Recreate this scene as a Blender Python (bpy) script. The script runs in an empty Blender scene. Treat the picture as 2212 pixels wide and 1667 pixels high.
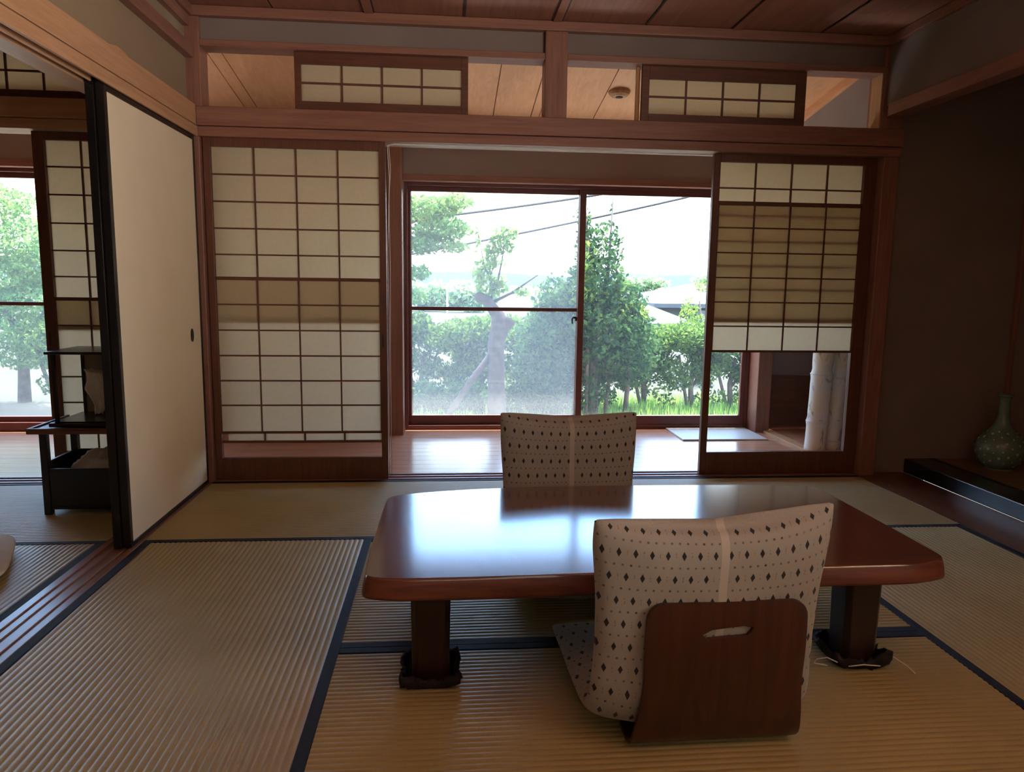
import bpy, bmesh, math, random
from mathutils import Vector, Matrix, noise
S = bpy.context.scene
COL = S.collection
R = math.radians
ORG = {}

# ------------------------------------------------------------------ node helpers
def newmat(name):
    m = bpy.data.materials.new(name); m.use_nodes = True
    nt = m.node_tree; nt.nodes.clear()
    out = nt.nodes.new('ShaderNodeOutputMaterial')
    return m, nt, out

def nd(nt, typ, **kw):
    n = nt.nodes.new(typ)
    for k, v in kw.items():
        if k in n.inputs: n.inputs[k].default_value = v
        else: setattr(n, k, v)
    return n

def mth(nt, op, a, b=None, c=None):
    n = nt.nodes.new('ShaderNodeMath'); n.operation = op
    for i, x in enumerate((a, b, c)):
        if x is None: continue
        if isinstance(x, (int, float)): n.inputs[i].default_value = x
        else: nt.links.new(x, n.inputs[i])
    return n.outputs[0]

def ramp(nt, fac, stops):
    n = nt.nodes.new('ShaderNodeValToRGB')
    cr = n.color_ramp
    while len(cr.elements) < len(stops): cr.elements.new(0.5)
    for e, (p, c) in zip(cr.elements, stops):
        e.position = p; e.color = (*c, 1)
    nt.links.new(fac, n.inputs[0])
    return n.outputs[0]

def principled(nt, out, base, rough, spec=0.5, **kw):
    p = nt.nodes.new('ShaderNodeBsdfPrincipled')
    p.inputs['Roughness'].default_value = rough
    p.inputs['Specular IOR Level'].default_value = spec
    for k, v in kw.items(): p.inputs[k].default_value = v
    if isinstance(base, tuple): p.inputs['Base Color'].default_value = (*base, 1)
    else: nt.links.new(base, p.inputs['Base Color'])
    nt.links.new(p.outputs[0], out.inputs[0])
    return p

def bump(nt, p, h, strength, dist=0.002):
    b = nt.nodes.new('ShaderNodeBump')
    b.inputs['Strength'].default_value = strength
    b.inputs['Distance'].default_value = dist
    nt.links.new(h, b.inputs['Height']); nt.links.new(b.outputs[0], p.inputs['Normal'])

def coords(nt, scale=(1, 1, 1), rot=(0, 0, 0), kind='Object'):
    t = nt.nodes.new('ShaderNodeTexCoord'); m = nt.nodes.new('ShaderNodeMapping')
    m.inputs['Scale'].default_value = scale; m.inputs['Rotation'].default_value = rot
    nt.links.new(t.outputs[kind], m.inputs[0])
    return m.outputs[0]

def noi(nt, vec, scale, detail=4, rough=0.5, dist=0.0):
    n = nt.nodes.new('ShaderNodeTexNoise')
    n.inputs['Scale'].default_value = scale; n.inputs['Detail'].default_value = detail
    n.inputs['Roughness'].default_value = rough; n.inputs['Distortion'].default_value = dist
    nt.links.new(vec, n.inputs['Vector'])
    return n.outputs['Fac']

def wood(name, ca, cb, axis, rough=0.4, spec=0.4, across=34.0, dist=1.2, coat=0.0, bm_=0.10):
    m, nt, out = newmat(name)
    i = 'XYZ'.index(axis)
    sc = [1.0, 1.0, 1.0]; sc[i] = 0.055
    v = coords(nt, tuple(sc))
    a = noi(nt, v, across, 6, 0.62, dist)
    b = noi(nt, v, across * 5, 3, 0.5, 0.3)
    f = mth(nt, 'ADD', mth(nt, 'MULTIPLY', a, 0.75), mth(nt, 'MULTIPLY', b, 0.25))
    c = ramp(nt, f, [(0.34, cb), (0.62, ca)])
    p = principled(nt, out, c, rough, spec)
    if coat:
        p.inputs['Coat Weight'].default_value = coat; p.inputs['Coat Roughness'].default_value = 0.12
    bump(nt, p, f, bm_, 0.0015)
    return m

def plain(name, col, rough=0.6, spec=0.4, var=0.12, scale=9.0, bmp=0.0, bscale=180.0, **kw):
    m, nt, out = newmat(name)
    v = coords(nt)
    f = noi(nt, v, scale, 5)
    lo = tuple(max(0, c * (1 - var)) for c in col); hi = tuple(min(1, c * (1 + var)) for c in col)
    p = principled(nt, out, ramp(nt, f, [(0.3, lo), (0.7, hi)]), rough, spec, **kw)
    if bmp: bump(nt, p, noi(nt, v, bscale, 3), bmp, 0.002)
    return m

def paper_mat(name, col, trans):
    m, nt, out = newmat(name)
    v = coords(nt, (1, 1, 1)); f = noi(nt, v, 55, 6, 0.65)
    c = ramp(nt, f, [(0.3, tuple(x * 0.94 for x in col)), (0.7, col)])
    d = nd(nt, 'ShaderNodeBsdfDiffuse'); t = nd(nt, 'ShaderNodeBsdfTranslucent')
    nt.links.new(c, d.inputs[0]); nt.links.new(c, t.inputs[0])
    mx = nd(nt, 'ShaderNodeMixShader'); mx.inputs[0].default_value = trans
    nt.links.new(d.outputs[0], mx.inputs[1]); nt.links.new(t.outputs[0], mx.inputs[2])
    nt.links.new(mx.outputs[0], out.inputs[0])
    return m

def glass_mat(name, gloss=0.05, haze=0.0, hazecol=(0.8, 0.86, 0.9)):
    m, nt, out = newmat(name)
    t = nd(nt, 'ShaderNodeBsdfTransparent'); g = nd(nt, 'ShaderNodeBsdfGlossy'); g.inputs['Roughness'].default_value = 0.01
    mx = nd(nt, 'ShaderNodeMixShader')
    lw = nd(nt, 'ShaderNodeLayerWeight'); lw.inputs[0].default_value = 0.25
    nt.links.new(mth(nt, 'MULTIPLY_ADD', lw.outputs['Fresnel'], 0.35, gloss * 0.3), mx.inputs[0])
    nt.links.new(t.outputs[0], mx.inputs[1]); nt.links.new(g.outputs[0], mx.inputs[2])
    last = mx.outputs[0]
    if haze:
        d = nd(nt, 'ShaderNodeBsdfTranslucent'); d.inputs[0].default_value = (*hazecol, 1)
        m2 = nd(nt, 'ShaderNodeMixShader')
        v = coords(nt); f = noi(nt, v, 2.2, 3)
        nt.links.new(mth(nt, 'MULTIPLY', mth(nt, 'MULTIPLY_ADD', f, 0.5, 0.75), haze), m2.inputs[0])
        nt.links.new(last, m2.inputs[1]); nt.links.new(d.outputs[0], m2.inputs[2]); last = m2.outputs[0]
    nt.links.new(last, out.inputs[0])
    return m

def leaf_mat(name, dark, light, trans=0.45):
    m, nt, out = newmat(name)
    g = nd(nt, 'ShaderNodeNewGeometry')
    c = ramp(nt, g.outputs['Random Per Island'], [(0.0, dark), (1.0, light)])
    d = nd(nt, 'ShaderNodeBsdfDiffuse'); t = nd(nt, 'ShaderNodeBsdfTranslucent')
    nt.links.new(c, d.inputs[0]); 
    hs = nd(nt, 'ShaderNodeHueSaturation'); hs.inputs['Hue'].default_value = 0.485; hs.inputs['Value'].default_value = 1.9
    nt.links.new(c, hs.inputs['Color']); nt.links.new(hs.outputs[0], t.inputs[0])
    mx = nd(nt, 'ShaderNodeMixShader'); mx.inputs[0].default_value = trans
    nt.links.new(d.outputs[0], mx.inputs[1]); nt.links.new(t.outputs[0], mx.inputs[2])
    nt.links.new(mx.outputs[0], out.inputs[0])
    return m

def fabric_mat(name):
    m, nt, out = newmat(name)
    uv = nd(nt, 'ShaderNodeUVMap'); sp = nd(nt, 'ShaderNodeSeparateXYZ'); nt.links.new(uv.outputs[0], sp.inputs[0])
    u, v = sp.outputs[0], sp.outputs[1]
    wn = noi(nt, coords(nt), 6.0, 2)
    PX, PY = 0.0345, 0.055
    u = mth(nt, 'ADD', u, mth(nt, 'MULTIPLY', mth(nt, 'SUBTRACT', wn, 0.5), 0.006))
    vs = mth(nt, 'DIVIDE', v, PY)
    odd = mth(nt, 'MODULO', mth(nt, 'FLOOR', mth(nt, 'ADD', vs, 40.0)), 2.0)
    us = mth(nt, 'ADD', mth(nt, 'DIVIDE', u, PX), mth(nt, 'MULTIPLY', odd, 0.5))
    fu = mth(nt, 'ABSOLUTE', mth(nt, 'SUBTRACT', mth(nt, 'FRACT', us), 0.5))
    fv = mth(nt, 'ABSOLUTE', mth(nt, 'SUBTRACT', mth(nt, 'FRACT', vs), 0.5))
    dia = mth(nt, 'LESS_THAN', mth(nt, 'ADD', mth(nt, 'MULTIPLY', fu, PX / 0.0053), mth(nt, 'MULTIPLY', fv, PY / 0.0105)), 1.0)
    fu2 = mth(nt, 'MULTIPLY', mth(nt, 'ABSOLUTE', mth(nt, 'SUBTRACT', mth(nt, 'FRACT', mth(nt, 'DIVIDE', u, PX / 2)), 0.5)), PX / 2)
    fv2 = mth(nt, 'MULTIPLY', mth(nt, 'ABSOLUTE', mth(nt, 'SUBTRACT', mth(nt, 'FRACT', mth(nt, 'ADD', vs, 0.5)), 0.5)), PY)
    dot = mth(nt, 'LESS_THAN', mth(nt, 'ADD', mth(nt, 'POWER', fu2, 2.0), mth(nt, 'POWER', fv2, 2.0)), 0.0027 ** 2)
    fu3 = mth(nt, 'MULTIPLY', mth(nt, 'ABSOLUTE', mth(nt, 'SUBTRACT', mth(nt, 'FRACT', mth(nt, 'ADD', us, 0.5)), 0.5)), PX)
    mk = mth(nt, 'MULTIPLY', mth(nt, 'LESS_THAN', fu3, 0.0014), mth(nt, 'LESS_THAN', mth(nt, 'MULTIPLY', fv, PY), 0.008))
    br = noi(nt, coords(nt, (1, 1, 1), kind='UV'), 300, 1)
    mk = mth(nt, 'MULTIPLY', mk, mth(nt, 'GREATER_THAN', br, 0.53))
    vary = noi(nt, coords(nt, (1, 1, 1), kind='UV'), 48, 0)
    dot = mth(nt, 'MULTIPLY', dot, mth(nt, 'MULTIPLY_ADD', vary, 0.9, 0.15))
    strip = mth(nt, 'LESS_THAN', mth(nt, 'ABSOLUTE', mth(nt, 'SUBTRACT', u, 0.022)), 0.009)
    f = mth(nt, 'MAXIMUM', mth(nt, 'MULTIPLY', dia, 0.97), mth(nt, 'MAXIMUM', dot, mth(nt, 'MULTIPLY', mk, 0.45)))
    f = mth(nt, 'MULTIPLY', f, mth(nt, 'SUBTRACT', 1.0, strip))
    weave = noi(nt, coords(nt, (1, 1, 1), kind='UV'), 900, 2)
    base = ramp(nt, weave, [(0.3, (0.31, 0.31, 0.285)), (0.7, (0.42, 0.42, 0.39))])
    mix = nd(nt, 'ShaderNodeMixRGB'); nt.links.new(f, mix.inputs[0]); bm2 = nd(nt, 'ShaderNodeMixRGB'); nt.links.new(mth(nt, 'MULTIPLY', strip, 0.35), bm2.inputs[0]); nt.links.new(base, bm2.inputs[1]); bm2.inputs[2].default_value = (0.75, 0.73, 0.68, 1); nt.links.new(bm2.outputs[0], mix.inputs[1])
    mix.inputs[2].default_value = (0.018, 0.022, 0.026, 1)
    p = principled(nt, out, mix.outputs[0], 0.9, 0.15)
    p.inputs['Sheen Weight'].default_value = 0.2
    bump(nt, p, weave, 0.25, 0.0012)
    return m

# ------------------------------------------------------------------ mesh builder
class MB:
    def __init__(self): self.v = []; self.f = []; self.mi = []; self.cur = 0
    def add(self, vs, fs):
        n = len(self.v); self.v += [tuple(x) for x in vs]
        self.f += [tuple(i + n for i in f) for f in fs]; self.mi += [self.cur] * len(fs)
        return self
    def box(self, x0, x1, y0, y1, z0, z1):
        vs = [(x, y, z) for z in (z0, z1) for y in (y0, y1) for x in (x0, x1)]
        return self.add(vs, [(0, 2, 3, 1), (4, 5, 7, 6), (0, 1, 5, 4), (2, 6, 7, 3), (0, 4, 6, 2), (1, 3, 7, 5)])
    def prism(self, poly, z0, z1, top=None):
        n = len(poly); top = top or poly
        vs = [(x, y, z0) for x, y in poly] + [(x, y, z1) for x, y in top]
        fs = [tuple(range(n - 1, -1, -1)), tuple(range(n, 2 * n))]
        fs += [(i, (i + 1) % n, n + (i + 1) % n, n + i) for i in range(n)]
        return self.add(vs, fs)
    def extr(self, poly, axis, a0, a1):        # poly in the other two axes (order XYZ)
        n = len(poly)
        def p(q, a):
            q = list(q); q.insert('XYZ'.index(axis), a); return tuple(q)
        vs = [p(q, a0) for q in poly] + [p(q, a1) for q in poly]
        fs = [tuple(range(n - 1, -1, -1)), tuple(range(n, 2 * n))]
        fs += [(i, (i + 1) % n, n + (i + 1) % n, n + i) for i in range(n)]
        return self.add(vs, fs)
    def tube(self, pts, rad, seg=8, cap=True):
        pts = [Vector(p) for p in pts]; k = len(pts)
        rads = rad if isinstance(rad, (list, tuple)) else [rad] * k
        vs = []; prev = None
        for i, p in enumerate(pts):
            t = (pts[min(i + 1, k - 1)] - pts[max(i - 1, 0)]).normalized()
            if prev is None:
                a = Vector((0, 0, 1)) if abs(t.z) < 0.9 else Vector((1, 0, 0))
                nrm = t.cross(a).normalized()
            else:
                nrm = (prev - t * prev.dot(t)).normalized()
            prev = nrm; b = t.cross(nrm)
            for j in range(seg):
                an = 2 * math.pi * j / seg
                vs.append(p + (nrm * math.cos(an) + b * math.sin(an)) * rads[i])
        fs = [(i * seg + j, i * seg + (j + 1) % seg, (i + 1) * seg + (j + 1) % seg, (i + 1) * seg + j) for i in range(k - 1) for j in range(seg)]
        if cap: fs += [tuple(range(seg - 1, -1, -1)), tuple(range((k - 1) * seg, k * seg))]
        return self.add(vs, fs)
    def lathe(self, prof, c, seg=32):
        vs = []; k = len(prof)
        for r, z in prof:
            for j in range(seg):
                a = 2 * math.pi * j / seg
                vs.append((c[0] + r * math.cos(a), c[1] + r * math.sin(a), c[2] + z))
        fs = [(i * seg + j, i * seg + (j + 1) % seg, (i + 1) * seg + (j + 1) % seg, (i + 1) * seg + j) for i in range(k - 1) for j in range(seg)]
        fs += [tuple(range(seg - 1, -1, -1)), tuple(range((k - 1) * seg, k * seg))]
        return self.add(vs, fs)
    def grid(self, fn, nu, nv, closeu=False):
        vs = [fn(i / (nu if closeu else nu - 1), j / (nv - 1)) for j in range(nv) for i in range(nu)]
        fs = []
        for j in range(nv - 1):
            for i in range(nu if closeu else nu - 1):
                a = j * nu + i; b = j * nu + (i + 1) % nu
                fs.append((a, b, b + nu, a + nu))
        return self.add(vs, fs)
    def build(self, name, mat, parent=None, bevel=0.0, smooth=False, seg=2):
        org = ORG.get(parent, Vector((0, 0, 0))) if parent else Vector((0, 0, 0))
        me = bpy.data.meshes.new(name)
        me.from_pydata([tuple(Vector(p) - org) for p in self.v], [], self.f)
        mats = mat if isinstance(mat, list) else [mat]
        for m in mats: me.materials.append(m)
        if len(mats) > 1: me.polygons.foreach_set('material_index', self.mi)
        if smooth: me.polygons.foreach_set('use_smooth', [True] * len(me.polygons))
        me.update()
        bm = bmesh.new(); bm.from_mesh(me); bmesh.ops.recalc_face_normals(bm, faces=bm.faces); bm.to_mesh(me); bm.free()
        o = bpy.data.objects.new(name, me); COL.objects.link(o)
        if parent: o.parent = parent; ORG[o] = org
        if bevel:
            b = o.modifiers.new('edge', 'BEVEL'); b.width = bevel; b.segments = seg; b.limit_method = 'ANGLE'; b.angle_limit = R(40)
            b.harden_normals = False
        return o

def tag(o, label, cat, group=None, kind=None):
    o['label'] = label; o['category'] = cat
    if group: o['group'] = group
    if kind: o['kind'] = kind
    return o
def thing(name, label, cat, loc=(0, 0, 0), group=None, kind=None):
    o = bpy.data.objects.new(name, None); COL.objects.link(o); o.location = loc; o.empty_display_size = 0.1
    ORG[o] = Vector(loc)
    return tag(o, label, cat, group, kind)
def struct(name, label, cat, mb, mat, bevel=0.0, smooth=False):
    return tag(mb.build(name, mat, None, bevel, smooth), label, cat, None, 'structure')
def copy_tree(o, parent=None):
    c = o.copy(); COL.objects.link(c); c.parent = parent
    for ch in list(o.children): copy_tree(ch, c)
    return c
def B(*a): return MB().box(*a)

# ------------------------------------------------------------------ materials
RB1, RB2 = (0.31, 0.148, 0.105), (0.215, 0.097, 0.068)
W = {a: wood('beam wood ' + a, RB1, RB2, a, 0.42, 0.4) for a in 'XYZ'}
D = {a: wood('dark frame wood ' + a, (0.16, 0.062, 0.036), (0.095, 0.036, 0.022), a, 0.42, 0.4) for a in 'XYZ'}
L = {a: wood('pale cedar ' + a, (0.56, 0.33, 0.17), (0.44, 0.24, 0.12), a, 0.5, 0.3, 26) for a in 'XYZ'}
LW = wood('mid brown beam wood', (0.58, 0.335, 0.195), (0.45, 0.245, 0.135), 'Y', 0.42, 0.4)  # beam wood paled for the brighter light on the left wall
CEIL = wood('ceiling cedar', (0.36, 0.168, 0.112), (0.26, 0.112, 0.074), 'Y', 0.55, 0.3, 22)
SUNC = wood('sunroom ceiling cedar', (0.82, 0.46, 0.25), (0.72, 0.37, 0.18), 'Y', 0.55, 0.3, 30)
FLOORW = wood('sunroom floorboards', (0.58, 0.30, 0.19), (0.46, 0.22, 0.13), 'X', 0.2, 0.5, 24, 1.2, 0.05, 0.006)
PLANK = wood('alcove board wood', (0.17, 0.07, 0.04), (0.10, 0.04, 0.022), 'Y', 0.3, 0.5, 18)
SILLW = wood('sliding track wood', (0.30, 0.15, 0.09), (0.20, 0.095, 0.055), 'Y', 0.28, 0.5, 30)
TABLE = wood('polished table wood', (0.165, 0.056, 0.037), (0.085, 0.028, 0.019), 'X', 0.17, 0.7, 13, 2.2, 0.9, 0.010)
TEDGE = wood('table edge wood', (0.20, 0.062, 0.034), (0.07, 0.02, 0.012), 'X', 0.38, 0.4, 16, 3.0, 0.0, 0.02)
TLEG = wood('dark table leg wood', (0.035, 0.014, 0.010), (0.018, 0.008, 0.006), 'Z', 0.3, 0.5, 20)
SHELL = wood('bent plywood', (0.075, 0.024, 0.013), (0.036, 0.012, 0.008), 'Z', 0.32, 0.5, 12, 1.6, 0.0, 0.03)
PLASTER = plain('grey brown plaster', (0.23, 0.185, 0.165), 0.95, 0.1, 0.06, 3, 0.25, 420)
TOKO = plain('alcove plaster', (0.24, 0.19, 0.16), 0.95, 0.1, 0.06, 3, 0.25, 420)
SUNPL = plain('sunroom plaster', (0.34, 0.285, 0.27), 0.95, 0.1, 0.05, 3, 0.2, 420)  # lighter copy of the room plaster, paled for lens flare
LIGHTPL = plain('tan plaster', (0.30, 0.225, 0.15), 0.95, 0.1, 0.05, 3, 0.2, 420)
PAPER = paper_mat('shoji paper', (0.80, 0.725, 0.58), 0.68)
PAPERW = paper_mat('warm window paper', (0.90, 0.79, 0.64), 0.75)  # tan paper added to warm the fill light from the unseen windows
FUSUMA = plain('fusuma paper', (0.80, 0.70, 0.53), 0.85, 0.2, 0.03, 5, 0.1, 260)
LACQ = plain('black lacquer', (0.010, 0.009, 0.010), 0.22, 0.5, 0.2, 6)
BLACKW = plain('black stained wood', (0.014, 0.010, 0.010), 0.35, 0.45, 0.3, 8)
BORDER = plain('tatami border cloth', (0.016, 0.022, 0.034), 0.75, 0.25, 0.2, 60, 0.3, 900)
METALB = plain('bronze aluminium', (0.15, 0.048, 0.042), 0.4, 0.5, 0.1, 4)
IRON = plain('dark iron', (0.012, 0.012, 0.012), 0.45, 0.5, 0.2, 20)
GLASS = glass_mat('window glass', 0.05, 0.012)  # faint haze mixed in for lens flare over the right pane
CLEAR = glass_mat('clear glass', 0.02)
HAZY = glass_mat('dusty window glass', 0.05, 0.036)  # lens flare veil put into the pane as translucent haze
SCREEN = glass_mat('insect screen', 0.0, 0.028)
FABRIC = fabric_mat('diamond print fabric')
CREAM = plain('cream cotton', (0.62, 0.57, 0.45), 0.9, 0.15, 0.06, 20, 0.2, 700)
WHITEC = plain('white crumpled cloth', (0.66, 0.61, 0.50), 0.9, 0.15, 0.05, 14)
CABLE = plain('white cable', (0.75, 0.72, 0.68), 0.5, 0.4, 0.02)
DARKC = plain('dark protective cloth', (0.022, 0.016, 0.018), 0.8, 0.25, 0.5, 40, 0.3, 300)
MATW = plain('pale floor mat', (0.55, 0.55, 0.52), 0.45, 0.4, 0.05, 6)

def tatami_mat(name, ca, cb):
    m, nt, out = newmat(name)
    a = noi(nt, coords(nt), 3.0, 3)
    b = noi(nt, coords(nt, (6, 60, 1)), 14, 4)
    b2 = noi(nt, coords(nt, (60, 6, 1)), 14, 4)
    f = mth(nt, 'ADD', mth(nt, 'MULTIPLY', a, 0.5), mth(nt, 'MULTIPLY', mth(nt, 'ADD', b, b2), 0.25))
    p = principled(nt, out, ramp(nt, f, [(0.36, cb), (0.64, ca)]), 0.48, 0.5)
    w = noi(nt, coords(nt), 900, 2)
    bump(nt, p, w, 0.08, 0.0008)
    return m
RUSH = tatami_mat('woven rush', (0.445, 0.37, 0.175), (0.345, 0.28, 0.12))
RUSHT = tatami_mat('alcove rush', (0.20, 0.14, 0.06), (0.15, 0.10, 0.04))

# ------------------------------------------------------------------ tatami
def tatami(label, x0, x1, y0, y1, along, group='tatami mats on the floor', top=0.0, amp=0.0024, pitch=0.0195):
    t = thing('tatami_mat', label, 'tatami mat', ((x0 + x1) / 2, (y0 + y1) / 2, top - 0.03), group)
    bw = 0.031; mb = MB()
    if along == 'X': lo, hi, a0, a1 = y0 + bw, y1 - bw, x0, x1
    else: lo, hi, a0, a1 = x0 + bw, x1 - bw, y0, y1
    n = max(2, int(round((hi - lo) / pitch))) * 8
    prof = []
    for i in range(n + 1):
        q = lo + (hi - lo) * i / n
        prof.append((q, top - amp + amp * abs(math.sin(math.pi * i / 8)) ** 0.8))
    NL = 24
    vs = []; 
    for k in range(NL + 1):
        a = a0 + (a1 - a0) * k / NL
        for q, z in prof:
            dz = 0.0009 * noise.noise(Vector((q * 5, a * 2.5, 3.0)))
            wv = 0.0025 * noise.noise(Vector((q * 3, a * 3, 9.0)))
            vs.append((a, q + wv, z + dz) if along == 'X' else (q + wv, a, z + dz))
    m = n + 1
    fs = [(k * m + i, (k + 1) * m + i, (k + 1) * m + i + 1, k * m + i + 1) for k in range(NL) for i in range(n)]
    mb.add(vs, fs)
    mb.box(x0 + 0.001, x1 - 0.001, y0 + 0.001, y1 - 0.001, top - 0.03, top - amp - 0.0015)
    s = mb.build('woven_surface', RUSH, t, 0, True)
    for k in (0, 1):
        c = MB()
        if along == 'X':
            q = (y0 + 0.0006, y0 + bw) if k == 0 else (y1 - bw, y1 - 0.0006)
            c.box(x0, x1, q[0], q[1], top - 0.03, top + 0.0012)
        else:
            q = (x0 + 0.0006, x0 + bw) if k == 0 else (x1 - bw, x1 - 0.0006)
            c.box(q[0], q[1], y0, y1, top - 0.03, top + 0.0012)
        c.build('cloth_border', BORDER, t, 0.0012)
    return t
tatami('tatami mat in front of the left paper screen, beside the white sliding door', -1.2, 0.55, 2.93, 3.84, 'X')
tatami('tatami mat in front of the right paper screen, behind the table, pale with window shine', 0.55, 2.285, 2.965, 3.84, 'X')
tatami('lengthwise tatami mat left of the table, beside the wooden door track', -1.2, -0.302, 1.09, 2.93, 'Y')
tatami('tatami mat under the far half of the low table and far chair', -0.302, 1.44, 2.02, 2.93, 'X')
tatami('tatami mat under the near floor chair and the front table legs, strongly ridged', -0.302, 1.44, 1.09, 2.02, 'X')
tatami('lengthwise tatami mat right of the table, along the dark alcove board', 1.44, 2.285, 1.09, 2.965, 'Y')
tatami('tatami mat in the next room under the black cabinet stand', -3.12, -1.345, 2.93, 3.84, 'X', 'tatami mats of the next room')
tatami('tatami mat in the next room beside the door track, cream cushion on its edge', -2.23, -1.345, 1.09, 2.93, 'Y', 'tatami mats of the next room')

def win_frame(mb, x0, x1, z0, z1, y0, y1, l, r, b, t):
    mb.box(x0, x0 + l, y0, y1, z0, z1); mb.box(x1 - r, x1, y0, y1, z0, z1)
    mb.box(x0 + l, x1 - r, y0, y1, z0, z0 + b); mb.box(x0 + l, x1 - r, y0, y1, z1 - t, z1)
# ------------------------------------------------------------------ room shell
f = MB(); f.box(-5.0, 2.285, -1.0, 3.84, -0.12, -0.0305)
struct('floor', 'bare boarded subfloor beneath the tatami mats', 'floor', f, L['Y'])
f = MB()
yb = [3.985 + i * 0.105 for i in range(13)]
for i in range(12): f.box(-5.0, 2.275, yb[i], yb[i] + 0.1042, -0.05, -0.006)
struct('floor.001', 'glossy reddish wooden sunroom floor reflecting the window', 'floor', f, FLOORW, 0.0008)
# threshold between tatami room and sunroom
t_ = MB(); t_.box(-5.0, 2.29, 3.84, 3.985, -0.08, -0.004)
for a in (3.855, 3.905, 3.955): t_.box(-5.0, 2.29, a, a + 0.018, -0.004, 0.002)
struct('trim_1', 'grooved wooden threshold between tatami and sunroom floor', 'threshold', t_, W['X'])
# door track on the floor on the left
t_ = MB(); t_.box(-1.345, -1.2, 1.0, 3.84, -0.08, -0.003)
for a in (-1.345, -1.293, -1.2485, -1.222): t_.box(a, a + (0.028 if a in (-1.345,) else 0.012 if a != -1.222 else 0.022), 1.0, 3.84, -0.003, 0.002)
struct('trim_2', 'grooved wooden door track on the floor between the two rooms', 'door track', t_, SILLW, 0.001)
struct('trim_3', 'dark polished wooden board between the tatami and the black alcove step', 'floorboard', B(2.2855, 2.6, 0.5, 3.9, -0.06, 0.0), PLANK, 0.001)

# ceiling
c = MB()
xs = [-1.30, -0.84, -0.402, 0.0, 0.09, 0.54, 0.995, 1.455, 1.905, 2.36]
xs = [-1.30, -0.83, -0.375, 0.086, 0.543, 0.992, 1.455, 1.905, 2.40]
for a, b in zip(xs[:-1], xs[1:]): c.box(a + 0.004, b - 0.004, -1.0, 3.9, 2.325, 2.35)
c.box(-1.4, 3.4, -1.1, 4.0, 2.352, 2.42)
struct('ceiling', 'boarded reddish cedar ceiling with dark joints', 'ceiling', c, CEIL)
for i, a in enumerate((-0.375, 0.543, 1.455)):
    struct('trim_%d' % (4 + i), ['thin ceiling batten above the left paper screen', 'thin ceiling batten above the centre post', 'thin ceiling batten right of the centre post'][i], 'ceiling batten',
           B(a - 0.021, a + 0.021, -1.0, 3.84, 2.316, 2.3255), CEIL, 0.002)
    struct('trim_%d' % (40 + i), ['dark shadow gap beside the ceiling batten above the left paper screen', 'dark shadow gap beside the ceiling batten above the centre post', 'dark shadow gap beside the ceiling batten right of the centre post'][i], 'ceiling joint',
           MB().box(a - 0.029, a - 0.021, -1.0, 3.84, 2.3225, 2.3255).box(a + 0.021, a + 0.029, -1.0, 3.84, 2.3225, 2.3255), BLACKW)  # black strips laid in for the shade beside each batten
for i, a in enumerate((0.086, 0.992, 1.905)):
    struct('trim_%d' % (50 + i), ['dark ceiling joint above the left small transom screen', 'dark ceiling joint above the gap beside the right transom screen', 'dark ceiling joint at the right corner'][i], 'ceiling joint',
           B(a - 0.006, a + 0.006, -1.0, 3.84, 2.321, 2.3255), BLACKW)  # black strip over each joint stands in for its shadow
# mouldings
struct('trim_7', 'wooden ceiling moulding along the window side wall', 'moulding', B(-1.22, 2.30, 3.825, 3.95, 2.277, 2.3225), W['X'], 0.003)
struct('trim_8', 'wooden ceiling moulding along the alcove side wall', 'moulding', B(2.265, 2.40, -1.0, 3.8245, 2.277, 2.3225), W['Y'], 0.003)
struct('trim_9', 'wooden ceiling moulding along the left wall', 'moulding', MB().box(-1.34, -1.20, -1.0, 3.8245, 2.277, 2.3225).box(-1.34, -1.215, -1.0, 3.8245, 2.225, 2.276), W['Y'], 0.003)
# back wall of the main room
struct('wall_back', 'dark grey plaster strip above the transom openings', 'wall', MB().box(-1.178, 0.4885, 3.865, 3.95, 2.172, 2.278).box(0.6025, 2.29, 3.865, 3.95, 2.172, 2.278), PLASTER)
struct('trim_10', 'thin wooden head rail above the transom openings', 'rail', MB().box(-1.178, 0.4885, 3.84, 3.955, 2.143, 2.174).box(0.6025, 2.285, 3.84, 3.955, 2.143, 2.174), W['X'], 0.002)
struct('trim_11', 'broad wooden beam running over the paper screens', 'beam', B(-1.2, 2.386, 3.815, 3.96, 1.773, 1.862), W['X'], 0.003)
k_ = MB(); k_.box(-1.2, 2.386, 3.83, 3.985, 1.725, 1.771)
struct('trim_12', 'grooved wooden door head under the broad beam', 'door head', k_, W['X'], 0.002)
struct('trim_13', 'short wooden post between the two transom openings', 'post', B(0.489, 0.602, 3.835, 3.955, 1.862, 2.278), W['Z'], 0.004)
struct('trim_14', 'wooden corner post on the left beside the paper screen', 'post', MB().box(-1.335, -1.178, 3.841, 3.96, 1.862, 2.278).box(-1.232, -1.196, 3.835, 3.99, -0.02, 1.726), W['Z'], 0.004)
struct('trim_15', 'wooden corner post on the right between screen and alcove', 'post', MB().box(2.272, 2.385, 3.845, 3.99, 1.862, 2.278).box(2.3, 2.386, 3.84, 3.99, -0.02, 1.726), W['Z'], 0.004)

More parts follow.
